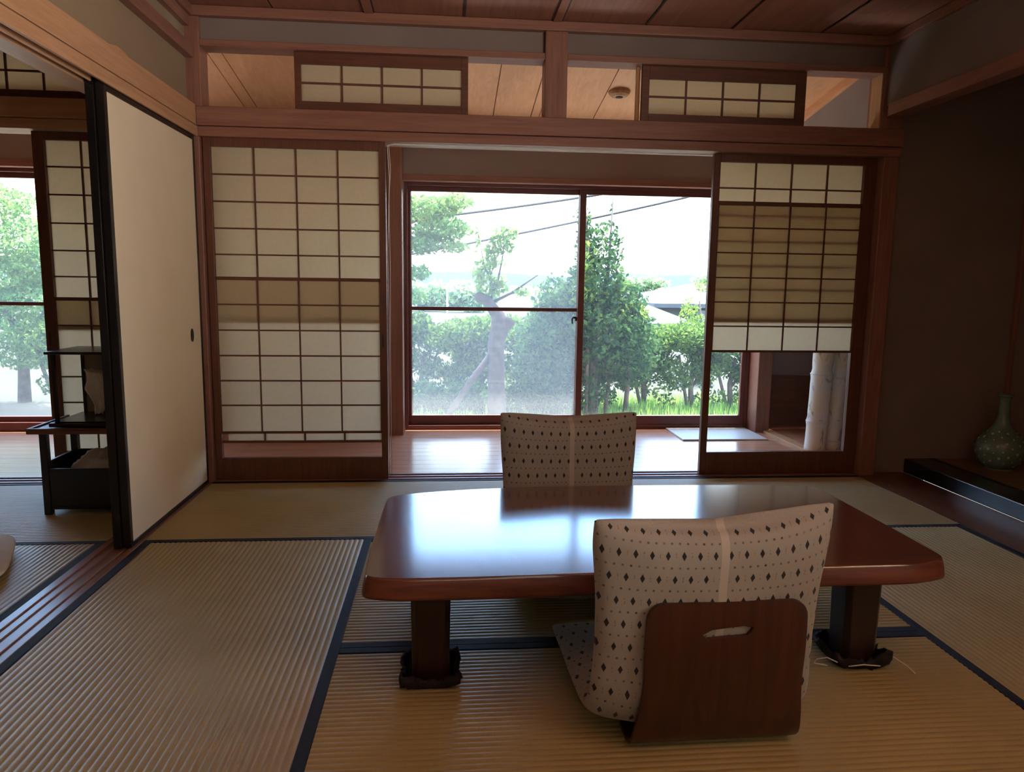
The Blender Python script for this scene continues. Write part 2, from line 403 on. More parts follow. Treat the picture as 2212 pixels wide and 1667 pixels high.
# left wall
struct('wall_left', 'tan plaster strip above the sliding doors', 'wall', B(-1.33, -1.245, -1.0, 3.84, 1.86, 2.24), LIGHTPL)
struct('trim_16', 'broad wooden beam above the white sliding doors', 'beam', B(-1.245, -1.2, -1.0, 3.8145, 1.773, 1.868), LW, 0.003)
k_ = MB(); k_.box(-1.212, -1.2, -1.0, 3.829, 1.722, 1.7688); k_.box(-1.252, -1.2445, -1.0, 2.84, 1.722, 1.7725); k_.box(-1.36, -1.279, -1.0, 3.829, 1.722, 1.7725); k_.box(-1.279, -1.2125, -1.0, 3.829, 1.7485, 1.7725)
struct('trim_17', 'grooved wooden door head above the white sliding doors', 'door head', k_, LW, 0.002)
struct('trim_18', 'upper wooden rail on the left wall below the ceiling', 'rail', B(-1.34, -1.205, -1.0, 3.8345, 2.085, 2.145), W['Y'], 0.003)
struct('trim_19', 'broad wooden beam on the next room side of the sliding doors', 'beam', B(-1.37, -1.331, -1.0, 3.8145, 1.773, 1.868), L['Y'], 0.003)
hk = MB()
hk.tube([(-1.222, 2.93, 1.872), (-1.222, 3.0, 1.884), (-1.222, 3.06, 1.882), (-1.222, 3.13, 1.872)], [0.004, 0.010, 0.010, 0.004], 8)
tag(hk.build('wooden_peg', L['Y'], None, 0, True), 'small pale wooden piece lying on the beam above the white sliding door', 'wooden piece')

# right side: alcove
struct('trim_20', 'horizontal wooden lintel over the alcove opening', 'beam', MB().box(2.268, 2.30, 0.6, 3.79, 1.917, 1.98).box(2.30, 2.385, 0.6, 3.838, 1.925, 1.98), W['Y'], 0.003)
struct('wall_right', 'grey brown plaster above the alcove lintel', 'wall', MB().box(2.292, 2.40, -1.0, 3.84, 2.15, 2.30).box(2.292, 2.40, 0.6, 3.84, 1.979, 2.15).box(2.29, 2.40, 0.55, 0.6, 0.0, 2.15).box(2.29, 2.40, -1.0, -0.95, 0.0, 2.15).box(2.29, 2.40, -0.95, 0.55, 0.0, 0.15), PLASTER)
a_ = MB(); a_.box(2.386, 3.3, 3.9, 3.99, -0.05, 2.35); a_.box(3.182, 3.3, 0.5, 3.9, -0.05, 2.35); a_.box(2.4, 3.3, 0.5, 0.6, -0.05, 2.35)
struct('wall_alcove', 'dark plaster walls inside the alcove', 'wall', a_, TOKO)
struct('trim_21', 'slim wooden corner strip rising behind the vase', 'corner strip', B(3.158, 3.1815, 3.874, 3.8995, 0.0805, 2.32), W['Z'], 0.002)
pl = thing('alcove_platform', 'raised alcove floor with a glossy black lacquered edge and woven surface', 'platform', (2.9, 2.2, 0), None, 'structure')
MB().box(2.597, 2.745, 0.605, 3.898, 0.0005, 0.08).build('lacquered_sill', LACQ, pl, 0.006, False, 3)
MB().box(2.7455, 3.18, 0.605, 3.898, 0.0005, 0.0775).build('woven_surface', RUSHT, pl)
MB().box(2.7455, 2.776, 0.605, 3.898, 0.0776, 0.0795).build('cloth_border', BORDER, pl, 0.001)

# rear and far closing walls (unseen paper windows placed and sized for warm fill light)
def paper_window(name, label, axis, c, a0, a1, z0, z1, n, kz):
    t = thing(name, label, 'window', (c, (a0 + a1) / 2, z0) if axis == 'X' else ((a0 + a1) / 2, c, z0), None, 'structure')
    def bx(mb, p0, p1, q0, q1, r0_, r1_):
        return mb.box(q0, q1, p0, p1, r0_, r1_) if axis == 'X' else mb.box(p0, p1, q0, q1, r0_, r1_)
    bx(MB(), a0, a1, c - 0.0005, c + 0.0005, z0, z1).build('paper', PAPERW, t)
    m = MB()
    bx(m, a0, a0 + .04, c - .015, c + .015, z0, z1); bx(m, a1 - .04, a1, c - .015, c + .015, z0, z1)
    bx(m, a0 + .04, a1 - .04, c - .015, c + .015, z0, z0 + .04); bx(m, a0 + .04, a1 - .04, c - .015, c + .015, z1 - .04, z1)
    for q in range(1, n): x = a0 + (a1 - a0) * q / n; bx(m, x - .005, x + .005, c - .008, c + .008, z0 + .04, z1 - .04)
    for q in range(1, kz): z = z0 + (z1 - z0) * q / kz; bx(m, a0 + .04, a1 - .04, c - .007, c + .007, z - .004, z + .004)
    m.build('lattice', D['X'], t)
w_ = MB()
w_.box(-1.35, 3.3, -1.08, -1.0, -0.1, 0.9); w_.box(-1.35, 3.3, -1.08, -1.0, 1.7, 2.4); w_.box(-1.35, -0.3, -1.08, -1.0, 0.9, 1.7); w_.box(1.0, 3.3, -1.08, -1.0, 0.9, 1.7)
struct('wall_rear', 'plaster wall behind the camera around a paper window', 'wall', w_, LIGHTPL)
paper_window('window_3', 'paper covered window behind the camera', 'Y', -1.04, -0.3, 1.0, 0.9, 1.7, 4, 3)
paper_window('window_4', 'paper covered window in the right wall behind the camera', 'X', 2.345, -0.95, 0.55, 0.15, 2.15, 5, 6)
w_ = MB(); w_.box(-5.08, -5.0, -1.08, 5.4, -0.1, 2.5); w_.box(-5.0, -1.35, -1.08, -1.0, -0.1, 2.4)
struct('wall_left.001', 'plaster walls of the next room', 'wall', w_, LIGHTPL)
struct('ceiling.001', 'wooden ceiling of the next room', 'ceiling', B(-5.05, -1.34, -1.05, 3.95, 2.33, 2.42), CEIL)
# back wall of next room
n_ = MB(); n_.box(-5.0, -1.34, 3.865, 3.95, 2.13, 2.35)
struct('wall_back.001', 'plaster strip above the transom of the next room', 'wall', n_, PLASTER)
struct('trim_22', 'broad golden brown beam over the paper screen of the next room', 'beam', B(-5.0, -1.372, 3.815, 3.96, 1.785, 1.876), L['X'], 0.003)
struct('trim_23', 'wooden door head under the beam of the next room', 'door head', B(-5.0, -1.362, 3.83, 3.985, 1.735, 1.783), L['X'], 0.002)

# sunroom
def cz(y): return 2.235 - 0.157 * (y - 4.2)
c = MB()
sx = [-5.0, -4.1, -3.2, -2.3, -1.95, -1.267 + 0.0, -1.19, -0.30, 0.30, 0.545, 0.60, 0.957, 1.45, 1.9, 2.32]
for a, b in zip(sx[:-1], sx[1:]):
    c.extr([(3.9, cz(3.9)), (5.35, cz(5.35)), (5.35, cz(5.35) + 0.02), (3.9, cz(3.9) + 0.02)], 'X', a + 0.003, b - 0.003)
c.extr([(3.9, cz(3.9) + 0.021), (6.15, cz(6.15) + 0.021), (6.15, cz(6.15) + 0.07), (3.9, cz(3.9) + 0.2)], 'X', -5.1, 3.4)
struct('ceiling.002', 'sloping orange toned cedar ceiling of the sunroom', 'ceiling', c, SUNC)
w_ = MB(); w_.box(2.30, 2.40, 3.99, 5.3, 1.0, 2.32)
struct('wall_right.001', 'grey plaster side wall of the sunroom', 'wall', w_, SUNPL)
struct('trim_24', 'wooden moulding sloping along the sunroom side wall', 'moulding', MB().extr([(3.99, cz(3.99) - 0.05), (5.3, cz(5.3) - 0.05), (5.3, cz(5.3)), (3.99, cz(3.99))], 'X', 2.275, 2.30), SUNC, 0.002)
w_ = MB(); w_.box(-1.9, -0.39, 5.17, 5.3, -0.05, 2.2); w_.box(-5.0, 3.2, 5.2, 5.3, 1.752, 2.2); w_.box(-5.0, -4.8, 5.2, 5.3, -0.05, 1.76)
struct('wall_window', 'dim grey plaster above the sunroom window', 'wall', w_, SUNPL)
struct('trim_25', 'pinkish wooden lintel above the sunroom window', 'lintel', B(-0.292, 2.3, 5.14, 5.31, 1.712, 1.752), W['X'], 0.003)
struct('trim_26', 'reddish square post left of the sunroom window', 'post', B(-0.386, -0.293, 5.03, 5.31, -0.02, 2.2), W['Z'], 0.006)
struct('trim_27', 'reddish square post at the right end of the sunroom window', 'post', B(2.218, 2.322, 5.06, 5.31, -0.02, 2.2), W['Z'], 0.006)
r_ = MB(); r_.box(2.322, 3.3, 5.13, 5.25, 0.405, 2.3); r_.box(3.2, 3.3, 3.99, 5.2, -0.05, 2.3)
struct('wall_recess', 'grey plaster back of the bamboo recess', 'wall', r_, PLASTER)
struct('trim_28', 'dark reddish wooden wainscot in the bamboo recess', 'wainscot', MB().box(2.322, 3.2, 5.118, 5.13, 0.0, 0.392).box(2.322, 3.2, 5.112, 5.13, 0.392, 0.405), D['X'], 0.001)
struct('trim_29', 'wooden floor of the bamboo recess', 'floorboard', B(2.345, 3.2, 3.99, 5.11, -0.05, 0.012), FLOORW)
struct('trim_30', 'pale wooden edge plank along the bamboo recess', 'plank', B(2.275, 2.3445, 3.99, 5.055, -0.05, 0.0118), L['Y'], 0.003)
struct('ceiling.003', 'board over the bamboo recess', 'ceiling', B(2.40, 3.3, 3.99, 5.3, 1.2, 1.25), CEIL)

# ------------------------------------------------------------------ windows
w1 = thing('window_1', 'wide aluminium sliding window of the sunroom looking onto the garden', 'window', (0.97, 5.25, 0), None, 'structure')
m = MB(); win_frame(m, -0.29, 2.216, -0.006, 1.712, 5.215, 5.30, 0.022, 0.022, 0.03, 0.022); m.build('frame', METALB, w1, 0.002)
sa = MB(); win_frame(sa, -0.268, 0.975, 0.024, 1.69, 5.255, 5.285, 0.022, 0.047, 0.066, 0.034); sa.box(-0.246, 0.928, 5.258, 5.282, 0.84, 0.866)
s1 = sa.build('sash', METALB, w1, 0.002)
B(-0.246, 0.928, 5.268, 5.271, 0.09, 0.84).build('glass', HAZY, s1)
B(-0.246, 0.928, 5.268, 5.271, 0.866, 1.656).build('glass', HAZY, s1)
la = MB(); la.box(0.915, 0.935, 5.238, 5.2545, 0.775, 0.80); la.tube([(0.93, 5.245, 0.795), (0.905, 5.24, 0.80), (0.895, 5.238, 0.79), (0.897, 5.238, 0.755)], [0.010, 0.008, 0.006, 0.005], 8)
la.build('latch', IRON, s1, 0.001)
sb = MB(); win_frame(sb, 0.930, 2.194, 0.024, 1.69, 5.222, 5.250, 0.045, 0.034, 0.066, 0.034)
s2 = sb.build('sash', METALB, w1, 0.002)
B(0.975, 2.16, 5.234, 5.237, 0.09, 1.656).build('glass', GLASS, s2)
sc = MB(); win_frame(sc, -0.26, 0.95, 0.026, 1.688, 5.289, 5.298, 0.018, 0.018, 0.02, 0.02); s3 = sc.build('screen_frame', METALB, w1)
B(-0.242, 0.932, 5.292, 5.2935, 0.046, 1.668).build('insect_screen', SCREEN, s3)
w2 = thing('window_2', 'aluminium sliding window beyond the next room with a leafy tree outside', 'window', (-3.3, 5.25, 0), None, 'structure')
m = MB(); win_frame(m, -4.8, -1.9, -0.006, 1.735, 5.215, 5.30, 0.022, 0.022, 0.06, 0.022); m.build('frame', METALB, w2, 0.002)
sa = MB(); win_frame(sa, -3.35, -1.92, 0.054, 1.713, 5.255, 5.285, 0.04, 0.04, 0.035, 0.034); sa.box(-3.31, -1.96, 5.258, 5.282, 0.845, 0.87)
s1 = sa.build('sash', METALB, w2, 0.002)
B(-3.31, -1.96, 5.268, 5.271, 0.089, 0.845).build('glass', HAZY, s1); B(-3.31, -1.96, 5.268, 5.271, 0.87, 1.679).build('glass', HAZY, s1)
sa = MB(); win_frame(sa, -4.78, -3.32, 0.054, 1.713, 5.222, 5.250, 0.04, 0.04, 0.035, 0.034)
s1 = sa.build('sash', METALB, w2, 0.002); B(-4.74, -3.36, 5.234, 5.237, 0.089, 1.679).build('glass', GLASS, s1)
struct('trim_31', 'reddish wooden lintel above the window beyond the next room', 'lintel', B(-4.8, -1.9, 5.14, 5.31, 1.737, 1.785), W['X'], 0.003)

# ------------------------------------------------------------------ paper screens
def lattice(mb, x0, x1, zs, cols, z0, z1, y0, y1, t=0.0075):
    for z in zs: mb.box(x0, x1, y0, y1, z - t / 2, z + t / 2)
    for i in range(1, cols):
        x = x0 + (x1 - x0) * i / cols
        mb.box(x - t / 2, x + t / 2, y0 + 0.0004, y1 - 0.0004, z0, z1)
def screen(label, X0, X1, y, px0, px1, ptop, fixed_z0, fixed_lines, lp, lp_lines, lp_top, gz, botrail, extra=None, group='sliding paper screens', wd=D):
    t = thing('paper_screen', label, 'sliding screen', ((X0 + X1) / 2, y, 0.002), group)
    T = 0.03; m = MB()
    m.box(X0, px0, y, y + T, 0.002, 1.732); m.box(px1, X1, y, y + T, 0.002, 1.732)
    m.box(px0, px1, y, y + T, ptop, 1.732); m.box(px0, px1, y, y + T, 0.002, botrail)
    m.build('frame', wd['Z'], t, 0.002)
    u = MB(); lattice(u, px0, px1, fixed_lines, 4, fixed_z0, ptop, y + 0.0105, y + 0.0225); u.box(px0, px1, y + 0.0125, y + 0.027, fixed_z0 - 0.022, fixed_z0)
    u.build('lattice', wd['X'], t)
    B(px0, px1, y + 0.0228, y + 0.0236, fixed_z0 - 0.004, ptop).build('paper', PAPER, t)
    z0, z1 = lp
    lpn = MB(); lpn.box(px0, px1, y + 0.001, y + 0.0095, z1 - lp_top, z1); lpn.box(px0, px1, y + 0.001, y + 0.0095, z0, z0 + 0.012)
    lpn.box(px0 - 0.001, px0 + 0.004, y + 0.001, y + 0.0095, z0, z1); lpn.box(px1 - 0.004, px1 + 0.001, y + 0.001, y + 0.0095, z0, z1)
    lo = lpn.build('lifting_panel', wd['X'], t)
    l2 = MB(); lattice(l2, px0, px1, lp_lines, 4, z0, z1, y + 0.0012, y + 0.0082); l2.build('lattice', wd['X'], lo)
    B(px0, px1, y + 0.0086, y + 0.0093, z0, z1).build('paper', PAPER, lo)
    if extra:
        e = MB(); e.box(px0, px1, y + 0.004, y + 0.024, extra[0], extra[0] + 0.012)
        for i in (1, 2, 3):
            x = px0 + 0.012 + (px1 - px0) * i / 4; e.box(x - 0.004, x + 0.004, y + 0.006, y + 0.022, extra[0] + 0.012, extra[1])
        e.build('muntins', wd['X'], t)
        B(px0 + 0.03, px1, y + 0.0135, y + 0.0142, extra[0] + 0.012, extra[1]).build('narrow_paper', PAPER, t)
    B(px0, px1, y + 0.0125, y + 0.0150, gz[0], gz[1]).build('glass_pane', CLEAR, t)
    return t
sL = screen('closed paper screen of four columns at the left, thin strip of glass near its foot', -1.19, -0.305, 3.862, -1.156, -0.339, 1.684, 0.845,
       [1.553, 1.422, 1.291, 1.162], (0.247, 1.052), [0.913, 0.783, 0.653, 0.524, 0.396], 0.017, (0.118, 0.197), 0.118, (0.197, 0.247))
B(-0.331, -0.322, 3.8605, 3.863, 0.70, 0.765).build('finger_pull', IRON, sL)
screen('paper screen at the right with its lower half raised above a large glass pane', 1.40, 2.298, 3.895, 1.437, 2.231, 1.685, 0.865,
       [1.553, 1.41, 1.275, 1.145, 1.02], (0.680, 1.484), [1.346, 1.215, 1.083, 0.952, 0.822], 0.022, (0.124, 0.680), 0.124)
sN = screen('paper screen in the next room, partly hidden by the black cabinet stand', -1.985, -1.24, 3.862, -1.932, -1.272, 1.692, 0.80,
       [1.568, 1.436, 1.300, 1.168, 1.041], (0.150, 0.940), [0.80, 0.672, 0.543, 0.412, 0.28], 0.017, (0.11, 0.150), 0.11)
B(-1.97, -1.961, 3.8605, 3.863, 0.70, 0.765).build('finger_pull', IRON, sN)

def transom(label, X0, X1, Z0, Z1, x0, x1, z0, z1, y, cols, group='small transom screens', wd=D):
    t = thing('transom_screen', label, 'transom screen', ((X0 + X1) / 2, y, Z0), group)
    m = MB(); m.box(X0, x0, y, y + 0.024, Z0, Z1); m.box(x1, X1, y, y + 0.024, Z0, Z1); m.box(x0, x1, y, y + 0.024, Z0, z0); m.box(x0, x1, y, y + 0.024, z1, Z1)
    m.build('frame', wd['X'], t, 0.0015)
    u = MB(); lattice(u, x0, x1, [(z0 + z1) / 2], cols, z0, z1, y + 0.005, y + 0.015, 0.009); u.build('lattice', wd['X'], t)
    B(x0, x1, y + 0.0152, y + 0.016, z0, z1).build('paper', PAPER, t)
    return t
transom('small transom screen left of the centre post, above the closed paper screen', -0.742, 0.107, 1.864, 2.141, -0.711, 0.074, 1.912, 2.086, 3.868, 4)
transom('small transom screen right of the centre post', 0.992, 1.862, 1.864, 2.141, 1.031, 1.811, 1.908, 2.079, 3.868, 4)
transom('small transom screen above the door in the next room', -2.62, -1.38, 1.878, 2.13, -2.59, -1.41, 1.92, 2.095, 3.868, 7)
struct('trim_32', 'thin upright jamb at the right transom opening', 'jamb', MB().box(0.972, 0.9895, 3.90, 3.93, 1.863, 2.142).box(2.262, 2.271, 3.85, 3.95, 1.863, 2.142), L['Z'], 0.001)

# ------------------------------------------------------------------ white sliding doors (fusuma)
def fusuma(label, x, y0, y1):
    t = thing('sliding_door', label, 'sliding door', (x, (y0 + y1) / 2, 0.003), 'white sliding doors with black frames')
    m = MB(); z0, z1, T = 0.003, 1.742, 0.030
    m.box(x - T, x, y0, y0 + 0.024, z0, z1); m.box(x - T, x, y1 - 0.022, y1, z0, z1); m.box(x - T, x, y0 + 0.024, y1 - 0.022, z0, z0 + 0.02); m.box(x - T, x, y0 + 0.024, y1 - 0.022, z1 - 0.042, z1)
    m.build('frame', LACQ, t, 0.002)
    B(x - T + 0.003, x - 0.003, y0 + 0.024, y1 - 0.022, z0 + 0.02, z1 - 0.042).build('paper_panel', FUSUMA, t)
    h = MB(); h.extr([(3.665 + 0.017 * math.cos(a), 0.771 + 0.031 * math.sin(a)) for a in [i * math.pi / 8 for i in range(16)]], 'X', x - 0.003, x + 0.0012)
    h.build('finger_pull', IRON, t)
    return t
fusuma('white sliding door with black frame, nearer to the table', -1.2135, 2.862, 3.815)
fusuma('white sliding door pushed behind the other one, only its black edge showing', -1.2455, 2.853, 3.806)

# ------------------------------------------------------------------ low table
tb = thing('low_table', 'low dark red wooden table with thick polished slab top and square legs', 'table', (0.56, 2.1, 0))
outl = [(-0.197, 1.77), (-0.196, 1.738), (-0.190, 1.724), (-0.175, 1.715), (-0.14, 1.707), (-0.10, 1.7035), (0.04, 1.702), (0.267, 1.708), (0.6, 1.722), (0.955, 1.729), (1.193, 1.729), (1.255, 1.742), (1.297, 1.758), (1.313, 1.770), (1.318, 1.79), (1.319, 1.83),
        (1.318, 2.1), (1.314, 2.40), (1.311, 2.446), (1.305, 2.460), (1.29, 2.470), (1.25, 2.476), (1.0, 2.492), (0.548, 2.50), (0.178, 2.486), (-0.02, 2.455), (-0.145, 2.42), (-0.184, 2.395), (-0.197, 2.36), (-0.2, 2.05)]
def smooth_poly(P, k=3):
    P = [Vector(p) for p in P]
    for _ in range(k):
        Q = []
        for i in range(len(P)):
            a, b = P[i], P[(i + 1) % len(P)]
            Q += [a.lerp(b, 0.25), a.lerp(b, 0.75)]
        P = Q
    return P
PO = smooth_poly(outl, 2)
cen = sum(PO, Vector((0, 0))) / len(PO)
m = MB(); n = len(PO)
lay = [(-0.012, 0.280), (0.004, 0.2805), (0.009, 0.283), (0.010, 0.290), (0.007, 0.31), (0.002, 0.329), (0.0005, 0.3325), (-0.0015, 0.3348), (-0.0035, 0.335)]
vs = []
for off, z in lay:
    for i, p in enumerate(PO):
        tn = (PO[(i + 1) % n] - PO[i - 1]).normalized(); nr = Vector((tn.y, -tn.x))
        w = 0.003 * noise.noise(Vector((p.x * 6, p.y * 6, z * 8)))
        q = p + nr * (off + (w if 0.281 < z < 0.333 else 0))
        vs.append((q.x, q.y, z))
last = vs[-n:]
for q in (0.96, 0.8, 0.5, 0.2, 0.02):
    vs += [(cen.x + (p[0] - cen.x) * q, cen.y + (p[1] - cen.y) * q, 0.335) for p in last]
NLAY = len(lay) + 5
fs = [(k * n + i, k * n + (i + 1) % n, (k + 1) * n + (i + 1) % n, (k + 1) * n + i) for k in range(NLAY - 1) for i in range(n)]
fs += [tuple(range(n - 1, -1, -1)), tuple(range((NLAY - 1) * n, NLAY * n))]
m.add(vs, fs); m.mi = [1 if k < 5 * n else 0 for k in range(len(fs))]; o = m.build('tabletop', [TABLE, TEDGE], tb, 0, False)
for k, p in enumerate(o.data.polygons): p.use_smooth = k < (len(lay) - 1) * n
def oct_(cx, cy, a, b, ch=0.014):
    return [(cx - a + ch, cy - b), (cx + a - ch, cy - b), (cx + a, cy - b + ch), (cx + a, cy + b - ch), (cx + a - ch, cy + b), (cx - a + ch, cy + b), (cx - a, cy + b - ch), (cx - a, cy - b + ch)]
for cx, cy in ((-0.040, 1.862), (1.148, 1.885), (-0.055, 2.30), (1.16, 2.31)):
    m = MB(); m.prism(oct_(cx, cy, 0.048, 0.05), 0.006, 0.2805, oct_(cx, cy, 0.052, 0.054)); m.build('leg', TLEG, tb, 0.003)

# crumpled cloths under the front legs
def leg_cloth(label, cx, cy, seed, lift, strings, a=0.072, b=0.075):
    t = thing('protective_cloth', label, 'cloth', (cx, cy, 0.0), 'dark cloths under the table legs')
    def fn(u, v):
        an = 2 * math.pi * u
        c, s = math.cos(an), math.sin(an)
        sq = (abs(c) ** 5 + abs(s) ** 5) ** -0.2
        rr = [0.25, 0.62, 0.95, 1.02, 1.0, 0.88][int(round(v * 5))]
        z = [0.002, 0.002, 0.003, 0.012, 0.024, 0.016][int(round(v * 5))]
        corner = (abs(c * s) * 2) ** 3
        nz = noise.noise(Vector((c * 3 + seed, s * 3, v * 2))) * 0.5 + noise.noise(Vector((c * 9 + seed, s * 9, v * 4))) * 0.5
        if v > 0.55:
            z += max(-0.012, 0.026 * nz + 0.012 * noise.noise(Vector((c * 22 + seed, s * 22, v * 9)))) + corner * lift * 1.3 * (0.5 + 0.7 * noise.noise(Vector((seed, math.floor(u * 4), 1.7)))) * (v - 0.3)
            rr *= 1 + 0.16 * nz + 0.16 * corner + 0.10 * noise.noise(Vector((c * 18, s * 18 + seed, v * 7)))
        elif v > 0.3: rr *= 1 + 0.06 * nz
        return (cx + a * rr * sq * c, cy + b * rr * sq * s, z)
    m = MB(); m.grid(fn, 64, 6, True)
    o = m.build('cloth_sheet', DARKC, t, 0, True)
    sd = o.modifiers.new('thick', 'SOLIDIFY'); sd.thickness = 0.002; sd.offset = 1
    for pts in strings:
        MB().tube(pts, 0.0016, 6).build('tie_string', CABLE, t, 0, True)
leg_cloth('dark brown crumpled cloth around the foot of the left front table leg', -0.042, 1.862, 2.0, 0.05, [])
leg_cloth('black crumpled cloth with white tie strings under the right front table leg', 1.148, 1.885, 7.3, 0.045,
          [[(1.06, 1.80, 0.03), (1.03, 1.80, 0.045), (1.012, 1.82, 0.03), (1.015, 1.84, 0.008), (1.05, 1.83, 0.004)],
           [(1.205, 1.83, 0.03), (1.235, 1.82, 0.028), (1.262, 1.80, 0.012), (1.27, 1.775, 0.003)],
           [(1.09, 1.795, 0.02), (1.13, 1.79, 0.026), (1.18, 1.795, 0.018)]])

# ------------------------------------------------------------------ floor chairs
def catmull(P, N):
    out = []; n = len(P) - 1
    for i in range(N):
        x = i / (N - 1) * n; k = min(int(x), n - 1); t = x - k
        p0, p1, p2, p3 = [Vector(P[max(0, min(n, k + d))]) for d in (-1, 0, 1, 2)]
        out.append(0.5 * ((2 * p1) + (p2 - p0) * t + (2 * p0 - 5 * p1 + 4 * p2 - p3) * t * t + (3 * p1 - p0 - 3 * p2 + p3) * t ** 3))
    return out
def chair(label, earl, earr, mid, seed, loc, rot, padx):
    t = thing('floor_chair', label, 'chair', (0, 0, 0), 'legless floor chairs at the low table')
    # bent plywood shell: back, bend and seat
    bp = catmull([(-0.034, 0.366), (-0.034, 0.29), (-0.028, 0.17), (-0.016, 0.08), (-0.002, 0.035), (0.03, 0.011), (0.08, 0.007), (0.2, 0.007), (0.41, 0.007)], 60)
    arc = [0.0]
    for a, b in zip(bp[:-1], bp[1:]): arc.append(arc[-1] + (b - a).length)
    def hw(s):
        w = 0.182
        if s < 0.34: w = 0.179 + 0.016 * (s / 0.34) ** 1.5 - 0.006 * math.exp(-((s - 0.20) / 0.07) ** 2)
        if 0.34 <= s < 0.45: w = 0.194
        r = 0.036
        if s < r: w -= r - math.sqrt(max(0, r * r - (r - s) ** 2))
        return w
    def fn(u, v):
        i = v * 59; k = min(int(i), 58); f = i - k; p = bp[k].lerp(bp[k + 1], f); s = arc[k] + (arc[k + 1] - arc[k]) * f
        return ((2 * u - 1) * hw(s), p.x, p.y)
    m = MB(); vv = [fn(i / 24, j) for j in [0, 0.001, 0.004, 0.009, 0.016, 0.024, 0.033] + [0.04 + 0.96 * q / 52 for q in range(53)] for i in range(25)]
    nr = 60
    m.add(vv, [(j * 25 + i, j * 25 + i + 1, (j + 1) * 25 + i + 1, (j + 1) * 25 + i) for j in range(nr - 1) for i in range(24)])
    sh = m.build('wooden_shell', SHELL, t, 0, True)
    sd = sh.modifiers.new('t', 'SOLIDIFY'); sd.thickness = 0.010; sd.offset = 0
    cut = MB()
    cut.extr([(-0.056, 0.293), (-0.044, 0.283), (0.0, 0.286), (0.03, 0.287), (0.046, 0.289), (0.054, 0.298), (0.058, 0.307), (0.036, 0.311), (0.0, 0.308), (-0.036, 0.304)], 'Y', -0.2, 0.05)
    # extr keeps (x,z) order for axis Y
    co = cut.build('cutter', SHELL)
    bo = sh.modifiers.new('slot', 'BOOLEAN'); bo.object = co; bo.operation = 'DIFFERENCE'; bo.solver = 'EXACT'
    bpy.context.view_layer.update()
    dg = bpy.context.evaluated_depsgraph_get()
    me = bpy.data.meshes.new_from_object(sh.evaluated_get(dg)); sh.modifiers.clear(); sh.data = me
    bpy.data.objects.remove(co)
    bv = sh.modifiers.new('edge', 'BEVEL'); bv.width = 0.002; bv.segments = 2; bv.limit_method = 'ANGLE'; bv.angle_limit = R(50)
    # cushion: one long pad folded over the chair
    P = [(0.006, 0.534), (0.010, 0.455), (0.018, 0.35), (0.026, 0.24), (0.036, 0.145), (0.062, 0.090), (0.115, 0.066), (0.22, 0.056), (0.38, 0.050), (0.52, 0.046)]
    N = 72; pts = catmull(P, N); al = [0.0]
    for a, b in zip(pts[:-1], pts[1:]): al.append(al[-1] + (b - a).length)
    va = 0.0; pth = 0.0
    K = 22; us = [-1 + 2 * k / K for k in range(K + 1)]
    us = [math.copysign(1 - (1 - abs(u)) ** 1.35, u) for u in us]
    ring = [(u, 1) for u in us] + [(u, -1) for u in us[::-1]]
    verts = []; uvs = []
    for i in range(N):
        s = i / (N - 1); p = pts[i]
        tg = (pts[min(i + 1, N - 1)] - pts[max(i - 1, 0)]).normalized(); nr2 = Vector((tg.y * -1, tg.x))  # YZ normal
        th = 0.050 if s < 0.5 else 0.050 - 0.014 * min(1, (s - 0.5) / 0.25)
        th *= (1 - (1 - min(1, s / 0.10)) ** 2.2) ** 0.5 * 0.94 + 0.06
        th *= (1 - (1 - min(1, (1 - s) / 0.08)) ** 2.2) ** 0.5 * 0.9 + 0.1
        va += math.hypot(al[i] - al[i - 1] if i else 0.0, th - pth); pth = th
        w = 0.262 + 0.006 * noise.noise(Vector((s * 7, seed, 0))) - 0.010 * math.exp(-((s - 0.33) / 0.12) ** 2)
        for u, side in ring:
            prof = max(0.0, 1 - abs(u) ** 3.2) ** 0.55
            h = th * (0.10 + 0.90 * prof) * side
            if side == 1 and False: pass
            x = u * w + padx
            e0 = max(0, 1 - s / 0.30) ** 1.6; ear = (earr if u > 0 else earl) * abs(u) ** 2.2 - mid * (1 - abs(u) ** 2)
            e1 = max(0, (s - 0.82) / 0.18) ** 2 * 0.025 * abs(u) ** 3
            y = p.x + nr2.x * h - tg.x * ear * e0 + tg.x * e1
            z = p.y + nr2.y * h - tg.y * ear * e0 + tg.y * e1
            x = padx + (x - padx) * (1 + 0.035 * e0 * (1 if u > 0 and earr > 0.03 else 0.3))
            wr = 0.0075 * noise.noise(Vector((x * 9, y * 9 + seed * 3, z * 7))) + 0.0032 * noise.noise(Vector((x * 26, y * 20, z * 24 + seed)))
            wr += 0.004 * math.exp(-((s - 0.42) / 0.07) ** 2) * math.sin(x * 60 + s * 40 + seed)
            y += nr2.x * side * wr; z += nr2.y * side * wr
            verts.append((x, y, z)); uvs.append((x + seed * 0.01 - padx, va))
    M2 = len(ring)
    faces = [(i * M2 + j, i * M2 + (j + 1) % M2, (i + 1) * M2 + (j + 1) % M2, (i + 1) * M2 + j) for i in range(N - 1) for j in range(M2)]
    faces += [tuple(range(M2 - 1, -1, -1)), tuple(range((N - 1) * M2, N * M2))]
    me = bpy.data.meshes.new('padded_cover'); me.from_pydata(verts, [], faces)
    uvl = me.uv_layers.new(name='UVMap')
    for lp in me.loops: uvl.data[lp.index].uv = uvs[lp.vertex_index]
    me.materials.append(FABRIC); me.polygons.foreach_set('use_smooth', [True] * len(me.polygons))
    bm = bmesh.new(); bm.from_mesh(me); bmesh.ops.recalc_face_normals(bm, faces=bm.faces); bm.to_mesh(me); bm.free()
    po = bpy.data.objects.new('padded_cover', me); COL.objects.link(po); po.parent = t
